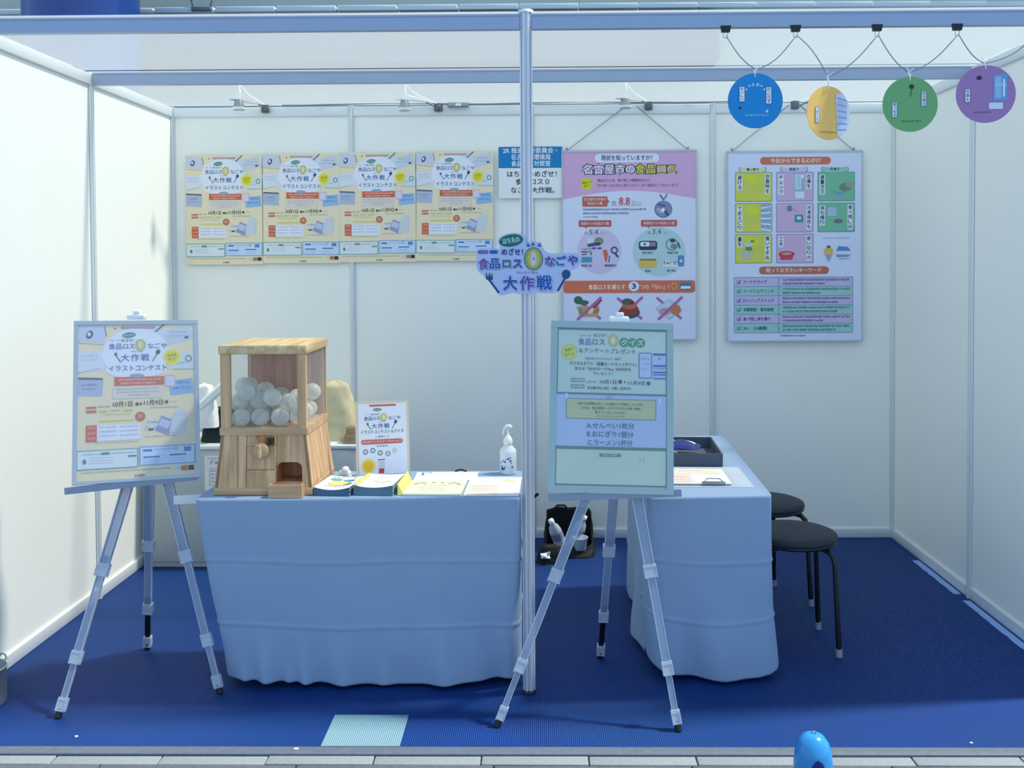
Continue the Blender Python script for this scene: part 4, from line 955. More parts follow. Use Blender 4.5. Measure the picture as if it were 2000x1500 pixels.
# front made of upright boards, with the chute opening left free
cx0, cx1, cz0, cz1 = .048, .138, .046, .116
def fboard(xa0, xb0, xa1, xb1, za, zb, name='front_board', m='woodz', out=0):
    ya, yb = fy(za)-out, fy(zb)-out
    return MB().hexa([(xa0, ya, za), (xb0, ya, za), (xb0, ya+th, za), (xa0, ya+th, za), (xa1, yb, zb), (xb1, yb, zb), (xb1, yb+th, zb), (xa1, yb+th, zb)]).build(name, M[m], mc)
g = .0012
fboard(-fx(0, z1)+g, -.0925, -fx(0, z2)+g, -.0925, z1, z2); fboard(-.0905, -.062, -.0905, -.062, z1, z2)
fboard(-.060, cx0-.004, -.060, cx0-.004, z1, z1+.062); fboard(-.060, cx0-.004, -.060, cx0-.004, z1+.064, z2, out=-.004)
fboard(cx0-.002, fx(0, z1)-g, cx0-.002, fx(0, cz0)-g, z1, cz0); fboard(cx0-.002, fx(0, cz1)-g, cx0-.002, fx(0, z2)-g, cz1, z2)
fboard(cx1, fx(0, cz0)-g, cx1, fx(0, cz1)-g, cz0, cz1)
# arch spandrels of the chute
for sg, xc in ((-1, cx0), (1, cx1)):
    pl = [(xc, cz1)]+[(xc-sg*(.022-.022*math.cos(R(a))), cz1-.022+.022*math.sin(R(a))) for a in range(0, 91, 15)]
    MB().prism(pl, fy(cz1)-.0015, fy(cz1)+th).build('chute_corner', M['woodz'], mc)
MB().box((cx0-.004, fy(cz0)+th, cz0-.004), (cx1+.004, fy(cz0)+.11, cz0)).box((cx0-.004, fy(cz0)+.105, cz0), (cx1+.004, fy(cz0)+.11, cz1+.01)).box((cx0-.006, fy(cz0)+th+.002, cz0), (cx0-.001, fy(cz0)+.11, cz1+.01)).box((cx1, fy(cz0)+th+.002, cz0), (cx1+.004, fy(cz0)+.11, cz1+.01)).box((cx0-.004, fy(cz0)+th+.004, cz1+.002), (cx1+.004, fy(cz0)+.11, cz1+.008)).build('chute_lining', M['wooddark'], mc)
# catch tray
ty = fy(z1)
mb = MB(); mb.box((cx0-.012, ty-.040, -.002+.002), (cx1+.004, ty-.004, .006)).box((cx0-.012, ty-.046, 0), (cx1+.004, ty-.040, .046)).box((cx0-.018, ty-.046, 0), (cx0-.012, ty-.004, .046)).box((cx1+.004, ty-.046, 0), (cx1+.010, ty-.004, .046))
mb.build('catch_tray', M['woodx'], mc)
# mechanism frame, knob and coin slot
MB().box((-.062, fy(.2)-.008, z2-.034), (.046, fy(.2)-.002, z2-.030)).box((.042, fy(.1)-.006, z1+.062), (.046, fy(.2)-.001, z2)).build('mechanism_trim', M['woody'], mc)
kz = .158; ky = fy(kz)
kb = MB(); n = 28
kb.add([], [])
prof = [(.0, .022), (.022, .022), (.0275, .018), (.029, .010), (.029, 0)]
mt = Matrix.Translation((-.006, ky+.002, kz)) @ Matrix.Rotation(R(90), 4, 'X')
tmp = MB().lathe(prof[::-1], (0, 0, 0), n); kb.v = [mt @ v for v in tmp.v]; kb.f = tmp.f; kb.m = tmp.m; kb.sm = tmp.sm
ko = kb.build('knob', M['woodx'], mc)
h = MB().box((-.006-.005, ky-.036, kz-.023), (-.006+.005, ky-.018, kz+.023), 0, .003); h.build('knob_grip', M['woody'], None).parent = ko
MB().box((.012, fy(.195)-.010, .176), (.038, fy(.195)+.002, .204), 0, .002).build('coin_slot_box', M['seam'], mc); MB().box((.020, fy(.195)-.0115, .182), (.030, fy(.195)-.0095, .200)).build('coin_slot', M['dark'], mc)
MB().prism([(-.030, z2-.002), (.026, z2-.002), (.016, z2-.030), (-.018, z2-.030)], fy(.2)+.0005, fy(.2)+.0035).build('knob_shield', M['wooddark'], mc)
# lintel ring round the top of the body
mb = MB(); a, b_ = uw+.004, ud+.004
mb.box((-a, -b_, z2), (a, -b_+.03, z3)).box((-a, b_-.02, z2), (a, b_, z3)).box((-a, -b_+.03, z2), (-a+.02, b_-.02, z3)).box((a-.02, -b_+.03, z2), (a, b_-.02, z3))
mb.build('lintel', M['woodx'], mc)
MB().box((-uw+.016, -ud+.026, z3-.012), (uw-.016, ud-.016, z3-.004)).build('ball_floor', M['woodx'], mc)
# corner posts, windows, back, roof
for sx_ in (-1, 1):
    for y0, wdt, w2 in ((-ud, .036 if sx_ < 0 else .030, .012), (ud-.010, .012, .010)):
        if y0 > 0: MB().box((sx_*uw, y0, z3), (sx_*(uw-.012), y0+.010, z4)).build('corner_post', M['woodz'], mc)
        else: MB().box((sx_*uw, y0, z3), (sx_*(uw-wdt), y0+.012, z4)).box((sx_*uw, y0+.012, z3), (sx_*(uw-.010), y0+.022, z4)).build('corner_post', M['woodz'], mc)
MB().box((-uw+.030, -ud+.004, z3+.0), (uw-.026, -ud+.007, z4)).build('window_pane', M['acrylic'], mc)
for sx_ in (-1, 1): MB().box((sx_*(uw-.003), -ud+.022, z3), (sx_*(uw-.006), ud-.010, z4)).build('window_pane', M['acrylic'], mc)
for i in range(3):
    MB().box((-.139+i*.0932, ud-.009, z3), (-.139+i*.0932+.0920, ud-.001, z4)).build('back_board', M['wooddark'], mc)
MB().box((-uw-.005, -ud-.006, z4), (uw+.005, ud+.006, z5), 0, .003).build('roof', M['woody'], mc)
# the balls, settled one on another
rr = .0325; rn = random.Random(12); balls = []
bx0, bx1 = -uw+.009+rr, uw-.009-rr; by0, by1 = -ud+.009+rr, ud-.011-rr; bz = z3-.0035+rr
for i in range(34):
    best = None
    for k in range(500):
        x = rn.uniform(bx0, bx1); y = rn.uniform(by0, by1)
        z = bz
        for (px, py, pz) in balls:
            d2_ = (x-px)**2+(y-py)**2
            if d2_ < 4*rr*rr*1.002: z = max(z, pz+math.sqrt(4*rr*rr*1.002-d2_))
        cost = z+(x+uw)*.10+(y+ud)*.05
        if best is None or cost < best[0]: best = (cost, x, y, z)
    balls.append(best[1:])
glb = 'clear plastic capsule ball heaped inside the window of the wooden machine'
cap = thing('capsule', glb, 'ball', Vector((-.940, -1.790, ZT))+Vector(balls[0]), (.4, .3, 0), 'clear capsules in the wooden machine')
MB().lathe([(rr*math.cos(R(a)), rr*math.sin(R(a))) for a in range(4, 91, 9)]+[(0, rr)], (0, 0, 0), 24, capped=False).build('upper_half', M['capsule'], cap)
MB().lathe([(rr*math.cos(R(a)), rr*math.sin(R(a))) for a in range(-4, -91, -9)]+[(0, -rr)], (0, 0, 0), 24, capped=False).build('lower_half', M['capsule2'], cap)
MB().lathe([(rr*.985, -.0024), (rr*1.0, -.002), (rr*1.0, .002), (rr*.985, .0024)], (0, 0, 0), 24, capped=False).build('rim', M['capsule2'], cap)
for i, q in enumerate(balls[1:]):
    dup(cap, Vector((-.940, -1.790, ZT))+Vector(q), (rn.uniform(-1.2, 1.2), rn.uniform(-1.2, 1.2), rn.uniform(0, 6)), glb)

# ================================================================== THINGS ON THE LEFT TABLE
t = thing('flyer_stand', 'upright acrylic stand holding a white contest flyer, on the left table', 'sign', (-.562, -1.665, ZT), (R(-7), 0, R(15)))
MB().box((-.107, .0015, .002), (.107, .004, .292)).box((-.107, .0015, .0), (.107, .06, .003)).build('acrylic_stand', M['acrylic'], t)
sheet('flyer_sheet', 205, 288, (222, 206, 182), t, .0007)
p = Print(205, 288, .0002); p.rect(10, 8, 196, 280, (226, 232, 244), 1)
p.rect(54, 12, 156, 20, (200, 110, 92), 2); p.ell(84, 32, 17, 6, (90, 130, 120), 2); p.txt('はち丸の', 84, 32, 24, 7, WH, 4)
logo(p, 102, 84, .68); cutlery(p, 102, 84, .72)
p.txt('イラストコンテスト＆クイズ', 102, 117, 164, 15, (84, 104, 140), 4, .02); p.txt('に参加して', 102, 136, 50, 9, DK, 4)
p.rrect(20, 146, 180, 164, 8, (206, 92, 80), 2); p.txt('はち丸オリジナルグッズをもらおう', 100, 155, 150, 11, WH, 4, .02); p.dashes(80, 172, 122, 7, DK, 3, 2)
for i, (x_, y_, c) in enumerate(((36, 192, (120, 110, 160)), (64, 188, (70, 130, 180)), (92, 198, (110, 130, 120)), (122, 202, (130, 140, 160)), (148, 190, (200, 206, 190)))): p.ell(x_, y_, 10, 10, c, 2, 16); p.ell(x_, y_, 6.5, 6.5, (206, 212, 222), 3, 12)
p.ell(46, 246, 27, 27, (240, 214, 90), 2); p.ell(46, 246, 18, 18, (238, 190, 50), 3, 9); p.rect(82, 222, 110, 226, (110, 110, 120), 2); p.rrect(84, 228, 108, 262, 2, (206, 206, 214), 2); p.rect(86, 258, 106, 276, (190, 70, 76), 3)
p.build('printed_design', t)
def booklet_stack(label, x0, x1, y0, y1, n, cover, edge, seed, rot=0, sag=.012):
    cx, cy = (x0+x1)/2, (y0+y1)/2; W, D = x1-x0, y1-y0
    t = thing('booklet_stack', label, 'booklets', (cx, cy, ZT), (0, 0, R(rot)))
    th_ = .0023
    for k in range(n):
        z = k*th_; rn_ = random.Random(seed+k); ox = rn_.uniform(-.0012, .0012); s_ = sag*(k/n)**1.5
        def top(u, v, dz=0, ox=ox, s_=s_, z=z): return (-W/2+W*u+ox, -D/2+D*v, z+dz+s_*(2*abs(u-.5))**2*(1-.5*v))
        mb = MB(); nu = 8
        vs = [top(i/nu, j, 0) for j in (0, 1) for i in range(nu+1)]+[top(i/nu, j, th_*.86) for j in (0, 1) for i in range(nu+1)]
        q = nu+1; fs = []
        for i in range(nu):
            fs += [(i, q+i, q+i+1, i+1), (2*q+i, 2*q+i+1, 3*q+i+1, 3*q+i), (i, i+1, 2*q+i+1, 2*q+i), (q+i+1, q+i, 3*q+i, 3*q+i+1)]
        fs += [(0, 2*q, 3*q, q), (nu, q+nu, 3*q+nu, 2*q+nu)]
        mb.add(vs, fs, 0)
        for i in range(len(mb.m)):
            mb.m[i] = 1 if (i % 4 == 1 and i < nu*4) else 0
        mb.build('booklet', [ink(edge), ink(cover)], t)
    def surf(x, y, L):
        u = x/(W*1000); v = 1-y/(D*1000)
        return (-W/2+W*u, -D/2+D*v, n*th_+.0004+L*.0002+sag*(2*abs(u-.5))**2*(1-.5*v))
    return t, surf
def flat_print(W, Hh, surf, step=1):
    p = Print(W, Hh); p.P = surf; return p
t, sf = booklet_stack('stack of green and yellow illustrated booklets beside the wooden machine', -.752, -.622, -1.985, -1.765, 9, (228, 236, 232), (66, 108, 136), 1, -4)
p = flat_print(130, 220, sf); p.ell(40, 60, 22, 20, (110, 190, 170), 1, 14); p.ell(90, 74, 22, 16, (90, 150, 170), 1, 14); p.ell(64, 120, 40, 34, (240, 228, 140), 2); p.dashes(20, 24, 108, 16, (120, 180, 170), 1, 1); p.dashes(26, 170, 100, 12, (150, 170, 200), 2, 2); p.ell(100, 130, 14, 20, (110, 160, 180), 3, 12); p.build('cover_print', t)
t, sf = booklet_stack('stack of yellow-spined white booklets, second from the wooden machine', -.612, -.470, -1.980, -1.760, 12, (236, 240, 228), (96, 134, 152), 2, -4, .010)
p = flat_print(142, 220, sf); p.rect(2, 2, 16, 218, (226, 222, 110), 1); p.ell(80, 110, 30, 24, (244, 236, 200), 1); p.dashes(36, 60, 124, 10, (200, 190, 180), 1, 3); p.dashes(40, 160, 110, 9, (220, 200, 170), 1, 4); p.build('cover_print', t)
o = MB().hexa([(-.463, -1.975, ZT), (-.440, -1.975, ZT), (-.436, -1.975+.20, ZT), (-.459, -1.775, ZT), (-.465, -1.965, ZT+.036), (-.4635, -1.965, ZT+.037), (-.4515, -1.785, ZT+.046), (-.453, -1.785, ZT+.045)]).build('yellow_leaflet', ink((240, 236, 130)))
tag(o, 'yellow leaflets leaning against the second booklet stack', 'leaflets')
def flyer(name, label, cx, cy, W, D, rot, z, base, draw, th_=.0012):
    t = thing(name, label, 'flyer', (cx, cy, z), (0, 0, R(rot)))
    MB().box((-W/2, -D/2, 0), (W/2, D/2, th_)).build('sheet', ink(base), t)
    def sf(x, y, L): return (-W/2+x*.001, D/2-y*.001, th_+.0003+L*.0002)
    p = flat_print(W*1000, D*1000, sf); draw(p, W*1000, D*1000); p.build('printed_design', t); return t
def fa(p, W, Hh):
    for i in range(6): p.ell(24+i*(W-48)/5, 66-26*math.sin(math.pi*i/5), 8, 10, (190, 196, 130), 2, 8)
    p.dashes(50, 84, W-50, 12, (206, 214, 150), 1, 5); p.dashes(40, 120, W-60, 9, (200, 200, 170), 1, 6); p.dashes(50, 150, W-40, 9, (210, 208, 180), 1, 7); p.dashes(60, 180, W-60, 9, (210, 208, 180), 1, 8)
    p.line(20, 60, 50, 40, 4, (120, 140, 90), 3); p.line(W-50, 40, W-20, 62, 4, (120, 130, 90), 3)
flyer('yellow_flyer', 'pale yellow flyer lying in the middle of the left table front edge', -.338, -1.875, .208, .22, -2, ZT, (240, 240, 206), fa, .006)
def fb(p, W, Hh):
    p.rect(8, 130, 120, 290, (232, 222, 206), 1); p.rect(124, 150, W-4, 290, (246, 246, 246), 1); p.dashes(20, 30, 180, 8, (200, 190, 180), 1, 9); p.ell(150, 60, 22, 16, (236, 236, 150), 1); p.dashes(20, 160, 100, 8, (220, 180, 160), 2, 11); p.dashes(24, 200, 90, 10, (214, 200, 180), 2, 12); p.dashes(40, 70, 110, 8, (190, 190, 180), 2, 13)
flyer('survey_flyer', 'white and cream paper flyer at the right front corner of the left table', -.128, -1.850, .196, .296, -1, ZT, (240, 240, 240), fb, .004)
def fc_(p, W, Hh):
    p.dashes(34, 14, 60, 14, (40, 130, 180), 1, 14); p.rect(20, 10, 30, 60, (60, 150, 190), 1); p.dashes(80, 40, W-30, 12, (190, 200, 206), 1, 15)
flyer('white_flyer', 'white flyer with blue marks lying behind the pale yellow flyer', -.318, -1.670, .24, .15, 1, ZT, (240, 244, 246), fc_)
t = thing('pump_bottle', 'white sanitiser pump bottle with navy marks near the centre post', 'bottle', (-.083, -1.615, ZT))
sq = []
MB().lathe([(.030, 0), (.0325, .004), (.0325, .085), (.031, .092), (.014, .112), (.0135, .118)], (0, 0, 0), 28).build('bottle_body', mat('milky_plastic', (226, 234, 238), .3, spec=.5), t)
MB().lathe([(.017, .114), (.018, .118), (.018, .130), (.015, .138), (.006, .150), (.0045, .152), (.0045, .176)], (0, 0, 0), 20).build('pump_collar', M['white'], t)
MB().tube([(.014, 0, .179), (.006, 0, .185), (-.004, 0, .184), (-.013, 0, .176), (-.017, 0, .164), (-.018, 0, .150)], .005, 8, radii=[.0065, .007, .0065, .0055, .004, .0035]).build('pump_spout', M['white'], t)
mb = MB()
def wrap(pts, c_, r_=.0332):
    return [(r_*math.sin(x/.0325), -r_*math.cos(x/.0325), z) for x, z in pts]
lp = MB()
lp.add(wrap([(-.028, .018), (-.028, .036), (-.016, .037), (-.008, .032), (-.012, .022), (-.016, .018)], 0), [tuple(range(6))], 0)
rn = random.Random(5)
for (x_, z_, s_) in ((-.030, .046, .003), (-.024, .051, .003), (-.018, .055, .003), (-.012, .050, .004), (.010, .054, .004), (.014, .046, .003), (.002, .062, .004), (.010, .066, .003), (-.006, .060, .003), (.018, .030, .004)):
    lp.add(wrap([(x_+s_*math.cos(R(a)), z_+s_*math.sin(R(a))) for a in range(0, 360, 60)], 0), [tuple(range(6))], 1 if s_ < .004 else 0)
lp.build('label_print', [ink((40, 70, 140)), ink((110, 120, 150))], t)
t = thing('white_ornament', 'small white rounded ornament with black spots between the machine and the flyer stand', 'ornament', (-.702, -1.700, ZT))
MB().box((-.026, -.016, .010), (.022, .016, .032), 0, .010).box((-.012, -.020, .022), (.014, .014, .046), 0, .010).build('body', M['white'], t)
MB().tube([(.014, -.019, .008), (.014, .012, .008)], .008, 10).tube([(-.016, -.016, .007), (-.016, .012, .007)], .007, 10).build('feet', M['white'], t)
MB().lathe([(.0, 0), (.004, .0), (.004, .003)], (0, 0, 0), 10).build('spot', M['dark'], t).location = (.014, -.020, .007)
o = t.children[-1]; o.rotation_euler = (R(90), 0, 0)
o = MB().tube([(-.022, 0, .002), (-.010, 0, .008), (.006, 0, .009), (.024, 0, .002)], .0035, 8).build('cable_clip', M['dark']); place(o, (-.27, -1.590, ZT), (0, 0, 0)); tag(o, 'small black hump of cable at the rear edge of the left table', 'cable')
o = MB().tube([(-.018, 0, -.05), (-.008, 0, -.02), (-.006, -.002, 0), (.004, -.004, .012), (.022, -.006, .026)], .006, 8, radii=[.005, .006, .008, .006, .0055]).build('black_strap', M['bagblack']); place(o, (.012, -1.62, .60)); tag(o, 'short black strap poking out behind the centre post', 'strap')

# ================================================================== THINGS ON THE RIGHT TABLE
t = thing('felt_tray', 'shallow grey open tray at the back of the right table', 'tray', (.615, -1.30, ZT), (0, 0, R(-3)))
mb = MB(); tw, td, tz = .168, .19, .052
mb.box((-tw, -td, 0), (tw, td, .004)).box((-tw, -td, .004), (tw, -td+.006, tz)).box((-tw, td-.006, .004), (tw, td, tz)).box((-tw, -td+.006, .004), (-tw+.006, td-.006, tz)).box((tw-.006, -td+.006, .004), (tw, td-.006, tz))
mb.build('tray_box', M['felt'], t)
def packet(label, x, y, z, rz, seed):
    def fn(u, v):
        b_ = math.sin(math.pi*u)*math.sin(math.pi*v)
        return ((u-.5)*.16, (v-.5)*.11, .026*b_**.6+.003*noise.noise(Vector((u*6+seed, v*6, 0))))
    def fn2(u, v): return ((u-.5)*.16, (.5-v)*.11, -.003*math.sin(math.pi*u))
    t = thing('snack_packet', label, 'packet', (x, y, z), (0, 0, R(rz)), 'packets in the grey tray')
    MB().grid(fn, 16, 12).grid(fn2, 8, 6).build('pouch', M['navy'], t)
    def fw(u, v): q = fn(.12+u*.75, .35+.30*v+.2*math.sin(u*3)); return (q[0], q[1], q[2]+.0012)
    MB().grid(fw, 14, 5).build('white_print', M['white'], t); return t
packet('navy and white foil packet lying left in the grey tray', .555, -1.33, ZT+.008, 12, 1); packet('navy and white foil packet lying right and on top in the grey tray', .640, -1.26, ZT+.036, -14, 4)
t = thing('clipboard', 'clipboard with cream printed sheets and a dark clip at the front of the right table', 'clipboard', (.620, -1.715, ZT+.0015), (0, 0, R(-2)))
MB().box((-.165, -.13, 0), (.150, .145, .003)).build('backing_board', M['acrylic'], t)
MB().box((-.160, -.122, .0032), (.128, .14, .0062)).build('paper_sheets', ink((232, 232, 228)), t)
def sf(x, y, L): return (-.160+x*.001, .14-y*.001, .0065+L*.0002)
p = flat_print(288, 262, sf); p.rect(10, 10, 270, 90, (236, 226, 206), 1); p.rect(10, 110, 150, 240, (232, 212, 196), 1); p.rect(160, 120, 280, 250, (240, 240, 240), 1); p.dashes(30, 40, 200, 14, (220, 170, 130), 2, 1); p.ell(220, 50, 26, 16, (240, 230, 150), 2); p.dashes(24, 150, 130, 12, (214, 150, 130), 2, 2); p.dashes(30, 190, 130, 14, (226, 196, 160), 2, 3); p.build('printed_design', t)
MB().box((.02, -.128, .006), (.105, -.108, .012), 0, .002).tube([(.03, -.112, .012), (.04, -.100, .020), (.085, -.100, .020), (.095, -.112, .012)], .002, 6).build('clip', M['steel'], t)
o = MB().box((-.19, -.16, 0), (.185, .19, .0012)).build('clear_desk_mat', clear('desk_mat', (226, 236, 244), .82, .1)); place(o, (.640, -1.70, ZT), (0, 0, R(-2))); tag(o, 'clear plastic mat under the clipboard on the right table', 'mat')

# ================================================================== STOOLS
def stool(label, x, y, rz):
    t = thing('round_stool', label, 'stool', (x, y, 0), (0, 0, R(rz)), 'black round stools at the right table')
    MB().lathe([(.150, .415), (.168, .420), (.176, .432), (.172, .446), (.150, .455), (.08, .460), (0, .461)], (0, 0, 0), 40).build('seat', M['vinyl'], t)
    MB().lathe([(.168, .412), (.172, .416), (.172, .424), (.16, .424)], (0, 0, 0), 40).build('seat_rim', M['blackmetal'], t)
    for k in range(4):
        a = R(45+90*k); c, s_ = math.cos(a), math.sin(a)
        pts = [(c*.06, s_*.06, .402), (c*.135, s_*.135, .402), (c*.162, s_*.162, .396), (c*.180, s_*.180, .378), (c*.187, s_*.187, .35), (c*.205, s_*.205, .024)]
        lg = MB().tube(pts, .0105, 10).build('leg', M['blackmetal'], t)
        MB().tube([(c*.2045, s_*.2045, .03), (c*.2055, s_*.2055, 0)], .0135, 10).build('rubber_foot', M['cap'], None).parent = lg
    MB().box((-.05, -.05, .396), (.05, .05, .412)).build('leg_plate', M['blackmetal'], t)
    return t
st = stool('black round stool nearer the camera, right of the right table', 1.045, -1.515, 0)
dup(st, (1.05, -1.005, 0), (0, 0, R(20)), 'black round stool further back, mostly behind the right table')

# ================================================================== THINGS BEHIND THE TABLES
t = thing('grey_cabinet', 'low grey storage cabinet in the back left corner behind the left table', 'cabinet', (-1.40, -.33, 0))
MB().box((-.525, -.20, 0), (.525, .20, .596), 0, .006).build('body', M['greybox'], t)
MB().box((-.530, -.206, .596), (.530, .205, .617), 0, .004).build('top', M['rail'], t)
for i in range(2): MB().box((-.515+i*.518, -.206, .03), (-.003+i*.518, -.2005, .585), 0, .002).build('door', M['greybox'], t)
t2 = thing('notice_sheet', 'white printed notice taped to the front of the grey cabinet', 'notice', (-1.583, -.5375, .392))
MB().box((-.058, 0, 0), (.058, .0006, .175)).build('paper', M['paper'], t2)
p = Print(116, 175, .0002); p.dashes(16, 16, 100, 9, GY, 1, 1); p.dashes(30, 36, 90, 22, (130, 136, 140), 1, 2); p.frame(24, 64, 94, 150, 2, GY, 1)
for k in range(4): p.dashes(32, 78+k*18, 88, 10, (130, 136, 140), 1, 3+k)
p.build('printed_lettering', t2)
o = MB().box((-.05, -.001, -.016), (.075, .001, .016)).build('paper_tag', M['paper']); place(o, (-1.255, -1.975, .668), (0, 0, R(12)))
o.location = (-1.235, -1.90, .672); tag(o, 'white paper tag sticking out left of the left table edge', 'tag')
def sack(name, label, cat, loc, dims, m, seed, rz=0, top=.6, part='bag_body'):
    t = thing(name, label, cat, loc, (0, 0, R(rz)))
    W, D, Hh = dims
    def fn(u, v):
        a = 2*math.pi*u; s_ = 1-(1-top)*v**1.4
        if v > .97: s_ *= (1-v)*33
        cx_ = math.copysign(abs(math.cos(a))**.55, math.cos(a)); sy_ = math.copysign(abs(math.sin(a))**.55, math.sin(a))
        k = 1+.10*noise.noise(Vector((cx_*1.6+seed, sy_*1.6, v*3)))*(.3+v)+.05*noise.noise(Vector((cx_*5, sy_*5+seed, v*8)))
        return (W/2*cx_*s_*k, D/2*sy_*s_*k, Hh*v*(1+.06*noise.noise(Vector((cx_*1.3, sy_+seed, 3)))*v))
    MB().grid(fn, 36, 18).build(part, m, t); return t
sk = sack('dark_bag', 'dark green bag holding white rolls on the grey cabinet, left of the wooden machine', 'bag', (-1.575, -.36, .619), (.26, .22, .17), M['baggreen'], 3, 0, .7)
o = sack('white_bundle', 'white crumpled cloth bundle in the dark green bag on the cabinet', 'bundle', (-1.665, -.46, .700), (.15, .10, .22), M['paper'], 9, 0, .5, 'cloth')
for i, (x_, z_, lb) in enumerate(((-1.60, .88, 'upper white paper roll sticking out of the dark green bag'), (-1.62, .845, 'lower white paper roll sticking out of the dark green bag'))):
    t = thing('paper_roll', lb, 'roll', (x_, -.49, z_), (0, R(48), 0))
    MB().tube([(0, 0, -.12), (0, 0, .10)], .017, 16).build('roll', M['white'], t); MB().lathe([(.010, .1), (.016, .1005)], (0, 0, .001), 16).build('roll_end', M['cardw'], t)
sack('tan_paper_bag', 'tall tan paper bag standing behind the wooden machine', 'bag', (-1.02, -.33, .618), (.23, .2, .30), M['tan'], 5, 0, .5)
sack('brown_bundle', 'small crumpled brown bundle at the right end of the grey cabinet', 'bundle', (-.905, -.46, .618), (.10, .10, .085), M['brown'], 8, 0, .6)
# open black bag with bottles on the carpet by the back wall
t = thing('open_black_bag', 'open black carrier bag on the carpet by the back wall right of the centre post', 'bag', (.19, -.24, 0))
def bagw(u, v):
    a = 2*math.pi*u; cx_ = math.copysign(abs(math.cos(a))**.4, math.cos(a)); sy_ = math.copysign(abs(math.sin(a))**.4, math.sin(a))
    k = 1-.12*v+.06*noise.noise(Vector((cx_*2, sy_*2, v*4)))
    hh = .20 if sy_ > -.2 else .05
    return (.135*cx_*k, .13*sy_*k-(.02*(1-v) if sy_ < 0 else 0), hh*v+.012*noise.noise(Vector((cx_*3, sy_, 7)))*v)
def bagb(u, v): q = bagw(u, 0); return (q[0]*v, q[1]*v, .001)
o = MB().grid(bagw, 48, 10).grid(bagb, 48, 2).build('bag_body', M['bagblack'], t); o.modifiers.new('thickness', 'SOLIDIFY').thickness = .002
MB().tube([(-.08, .10, .19), (-.06, .10, .215), (-.02, .10, .215), (0, .10, .19)], .006, 6).build('handle', M['baggreen'], t)
def bottle(label, loc, rot, cmat):
    t = thing('plastic_bottle', label, 'bottle', loc, rot)
    MB().lathe([(.0, 0), (.028, 0), (.032, .006), (.032, .05), (.030, .055), (.032, .06), (.032, .11), (.026, .135), (.013, .155), (.0125, .17)], (0, 0, 0), 20).build('bottle_body', M['jointplastic'], t)
    MB().lathe([(.015, .164), (.015, .182), (.0, .183)], (0, 0, 0), 14).build('bottle_cap', cmat, t)
    MB().lathe([(.0326, .062), (.0326, .105)], (0, 0, 0), 20, capped=False).build('bottle_label', ink((150, 150, 196)), t); return t
bottle('clear bottle lying against the left of the open black bag', (.150, -.30, .04), (R(24), R(-20), 0), M['white'])
bottle('clear bottle with a lilac label leaning in the open black bag', (.205, -.27, .03), (R(8), R(22), 0), M['white'])
o = MB().lathe([(.030, 0), (.040, .06), (.042, .062), (.0385, .060), (.0285, .003), (0, .003)], (0, 0, 0), 24, capped=False).build('clear_cup', clear('cup_plastic', (200, 214, 222), .3, .2)); place(o, (.245, -.345, .038), (R(4), 0, 0)); tag(o, 'clear plastic cup in front of the open black bag', 'cup')
sack('dark_pouch', 'dark crumpled pouch on the carpet directly right of the centre post', 'pouch', (.085, -.44, 0), (.13, .10, .09), M['bagblack'], 14, 10, .55)
o = MB().grid(lambda u, v: (.05*(u-.5), .03*(v-.5), .012*math.sin(u*5)*math.sin(v*4)), 6, 6).build('crumpled_tissue', M['paper']); o.modifiers.new('thickness', 'SOLIDIFY').thickness = .001
place(o, (.065, -.505, .050), (R(60), 0, .3)); tag(o, 'crumpled white tissue on the dark pouch', 'tissue')

# ================================================================== FLOOR THINGS
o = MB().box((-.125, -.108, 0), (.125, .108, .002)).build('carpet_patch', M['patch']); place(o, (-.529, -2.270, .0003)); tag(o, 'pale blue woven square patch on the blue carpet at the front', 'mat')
for y0, y1, lb in ((-.94, -.43, 'pale blue tape strip along the foot of the right wall, rear piece'), (-1.95, -1.03, 'pale blue tape strip along the foot of the right wall, front piece')):  # thin pale blue strips on the carpet, uneven along the inner edge
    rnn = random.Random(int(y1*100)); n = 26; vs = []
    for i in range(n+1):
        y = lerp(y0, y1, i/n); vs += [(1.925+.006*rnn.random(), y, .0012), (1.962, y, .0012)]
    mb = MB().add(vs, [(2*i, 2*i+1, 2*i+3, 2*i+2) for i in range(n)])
    o = mb.build('floor_strip', M['tape']); o.modifiers.new('thickness', 'SOLIDIFY').thickness = .0008; tag(o, lb, 'tape')
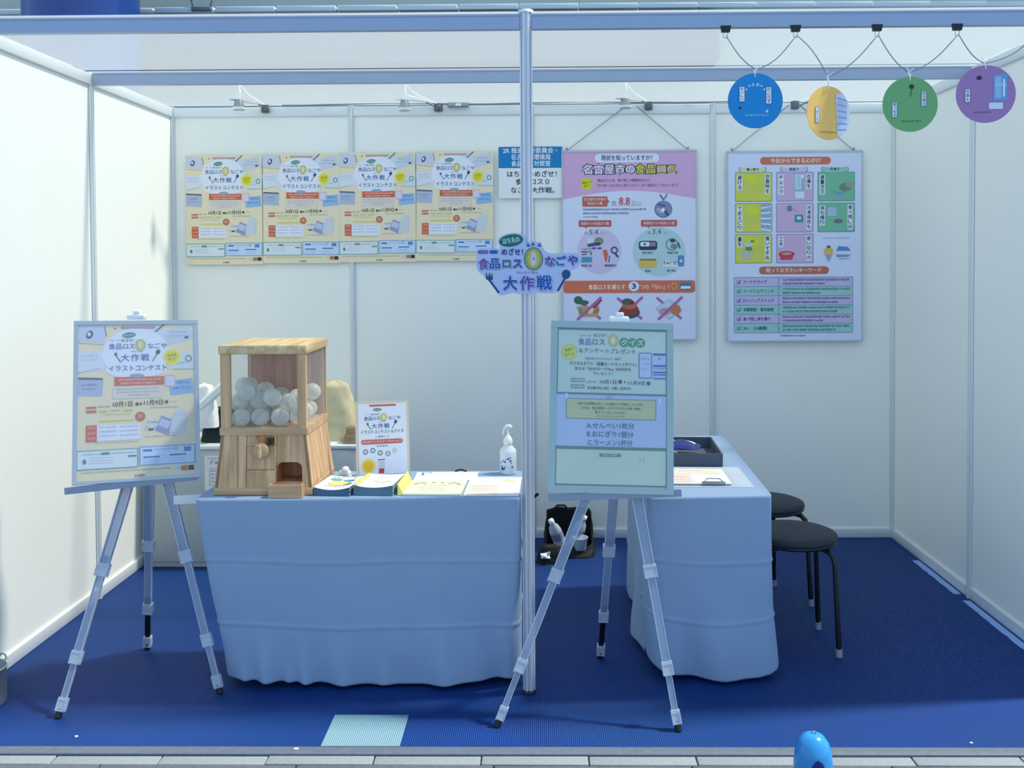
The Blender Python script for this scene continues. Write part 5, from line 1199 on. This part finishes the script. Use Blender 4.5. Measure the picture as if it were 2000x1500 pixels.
def scrap(label, x, y, s_, z=0):
    rn_ = random.Random(int(x*1000)); n = 7
    o = MB().prismz([(s_*rn_.uniform(.5, 1)*math.cos(2*math.pi*k/n), s_*.6*rn_.uniform(.5, 1)*math.sin(2*math.pi*k/n)) for k in range(n)], 0, .003).build('paper_scrap', M['paper'])
    place(o, (x, y, z)); return tag(o, label, 'scrap')
scrap('small white paper scrap on the carpet between the metal can and the left easel', -1.735, -1.725, .014)
scrap('tiny white scrap on the carpet right below the left easel foot', -1.46, -2.315, .008)
scrap('white scrap lying on the dark edging below the pale patch', -.725, -2.405, .012, .0045)
scrap('tiny white scrap at the sunlit carpet edge near the blue cone', 1.40, -2.35, .007)
t = thing('metal_can', 'galvanised metal can with a wire handle at the lower left corner', 'can', (-1.905, -2.075, 0))
MB().lathe([(.0, 0), (.078, 0), (.080, .004), (.080, .120), (.083, .122), (.083, .127), (.078, .127), (.078, .092), (0, .092)], (0, 0, 0), 36, capped=False).build('can_body', M['galv'], t)
MB().lathe([(.0, .0925), (.077, .0925)], (0, 0, 0), 24, capped=False).build('can_filling', mat('dry_mortar', (176, 176, 156), .9, nz=.2, nscale=40), t)
MB().tube([(.02, .055, .12), (.035, .07, .150), (.055, .06, .148), (.066, .045, .127)], .003, 6).build('wire_handle', M['steel'], t)
t = thing('blue_cone', 'glossy blue rounded cone top at the lower right edge', 'cone', (.828, -2.62, -.02))
MB().lathe([(.095, 0), (.095, .01), (.066, .014), (.058, .06), (.055, .10), (.052, .13), (.044, .155), (.030, .174), (.012, .183), (.006, .181), (0, .180)], (0, 0, 0), 40).build('cone_body', M['bluecone'], t)
def arch(u, v):
    hh = .02+.108*v; wd = math.sqrt(max(0, 1-v**3))*.46
    rad = lerp(.066, .054, v)+.0012; a = -math.pi/2+(u-.5)*2*wd
    return (rad*math.cos(a), rad*math.sin(a), hh)
MB().grid(arch, 12, 14).build('inset_panel', M['bluedark'], t)
MB().tube([(-.006, 0, .181), (-.004, 0, .187), (.004, 0, .187), (.006, 0, .181)], .002, 6).build('eyelet', M['steel'], t)
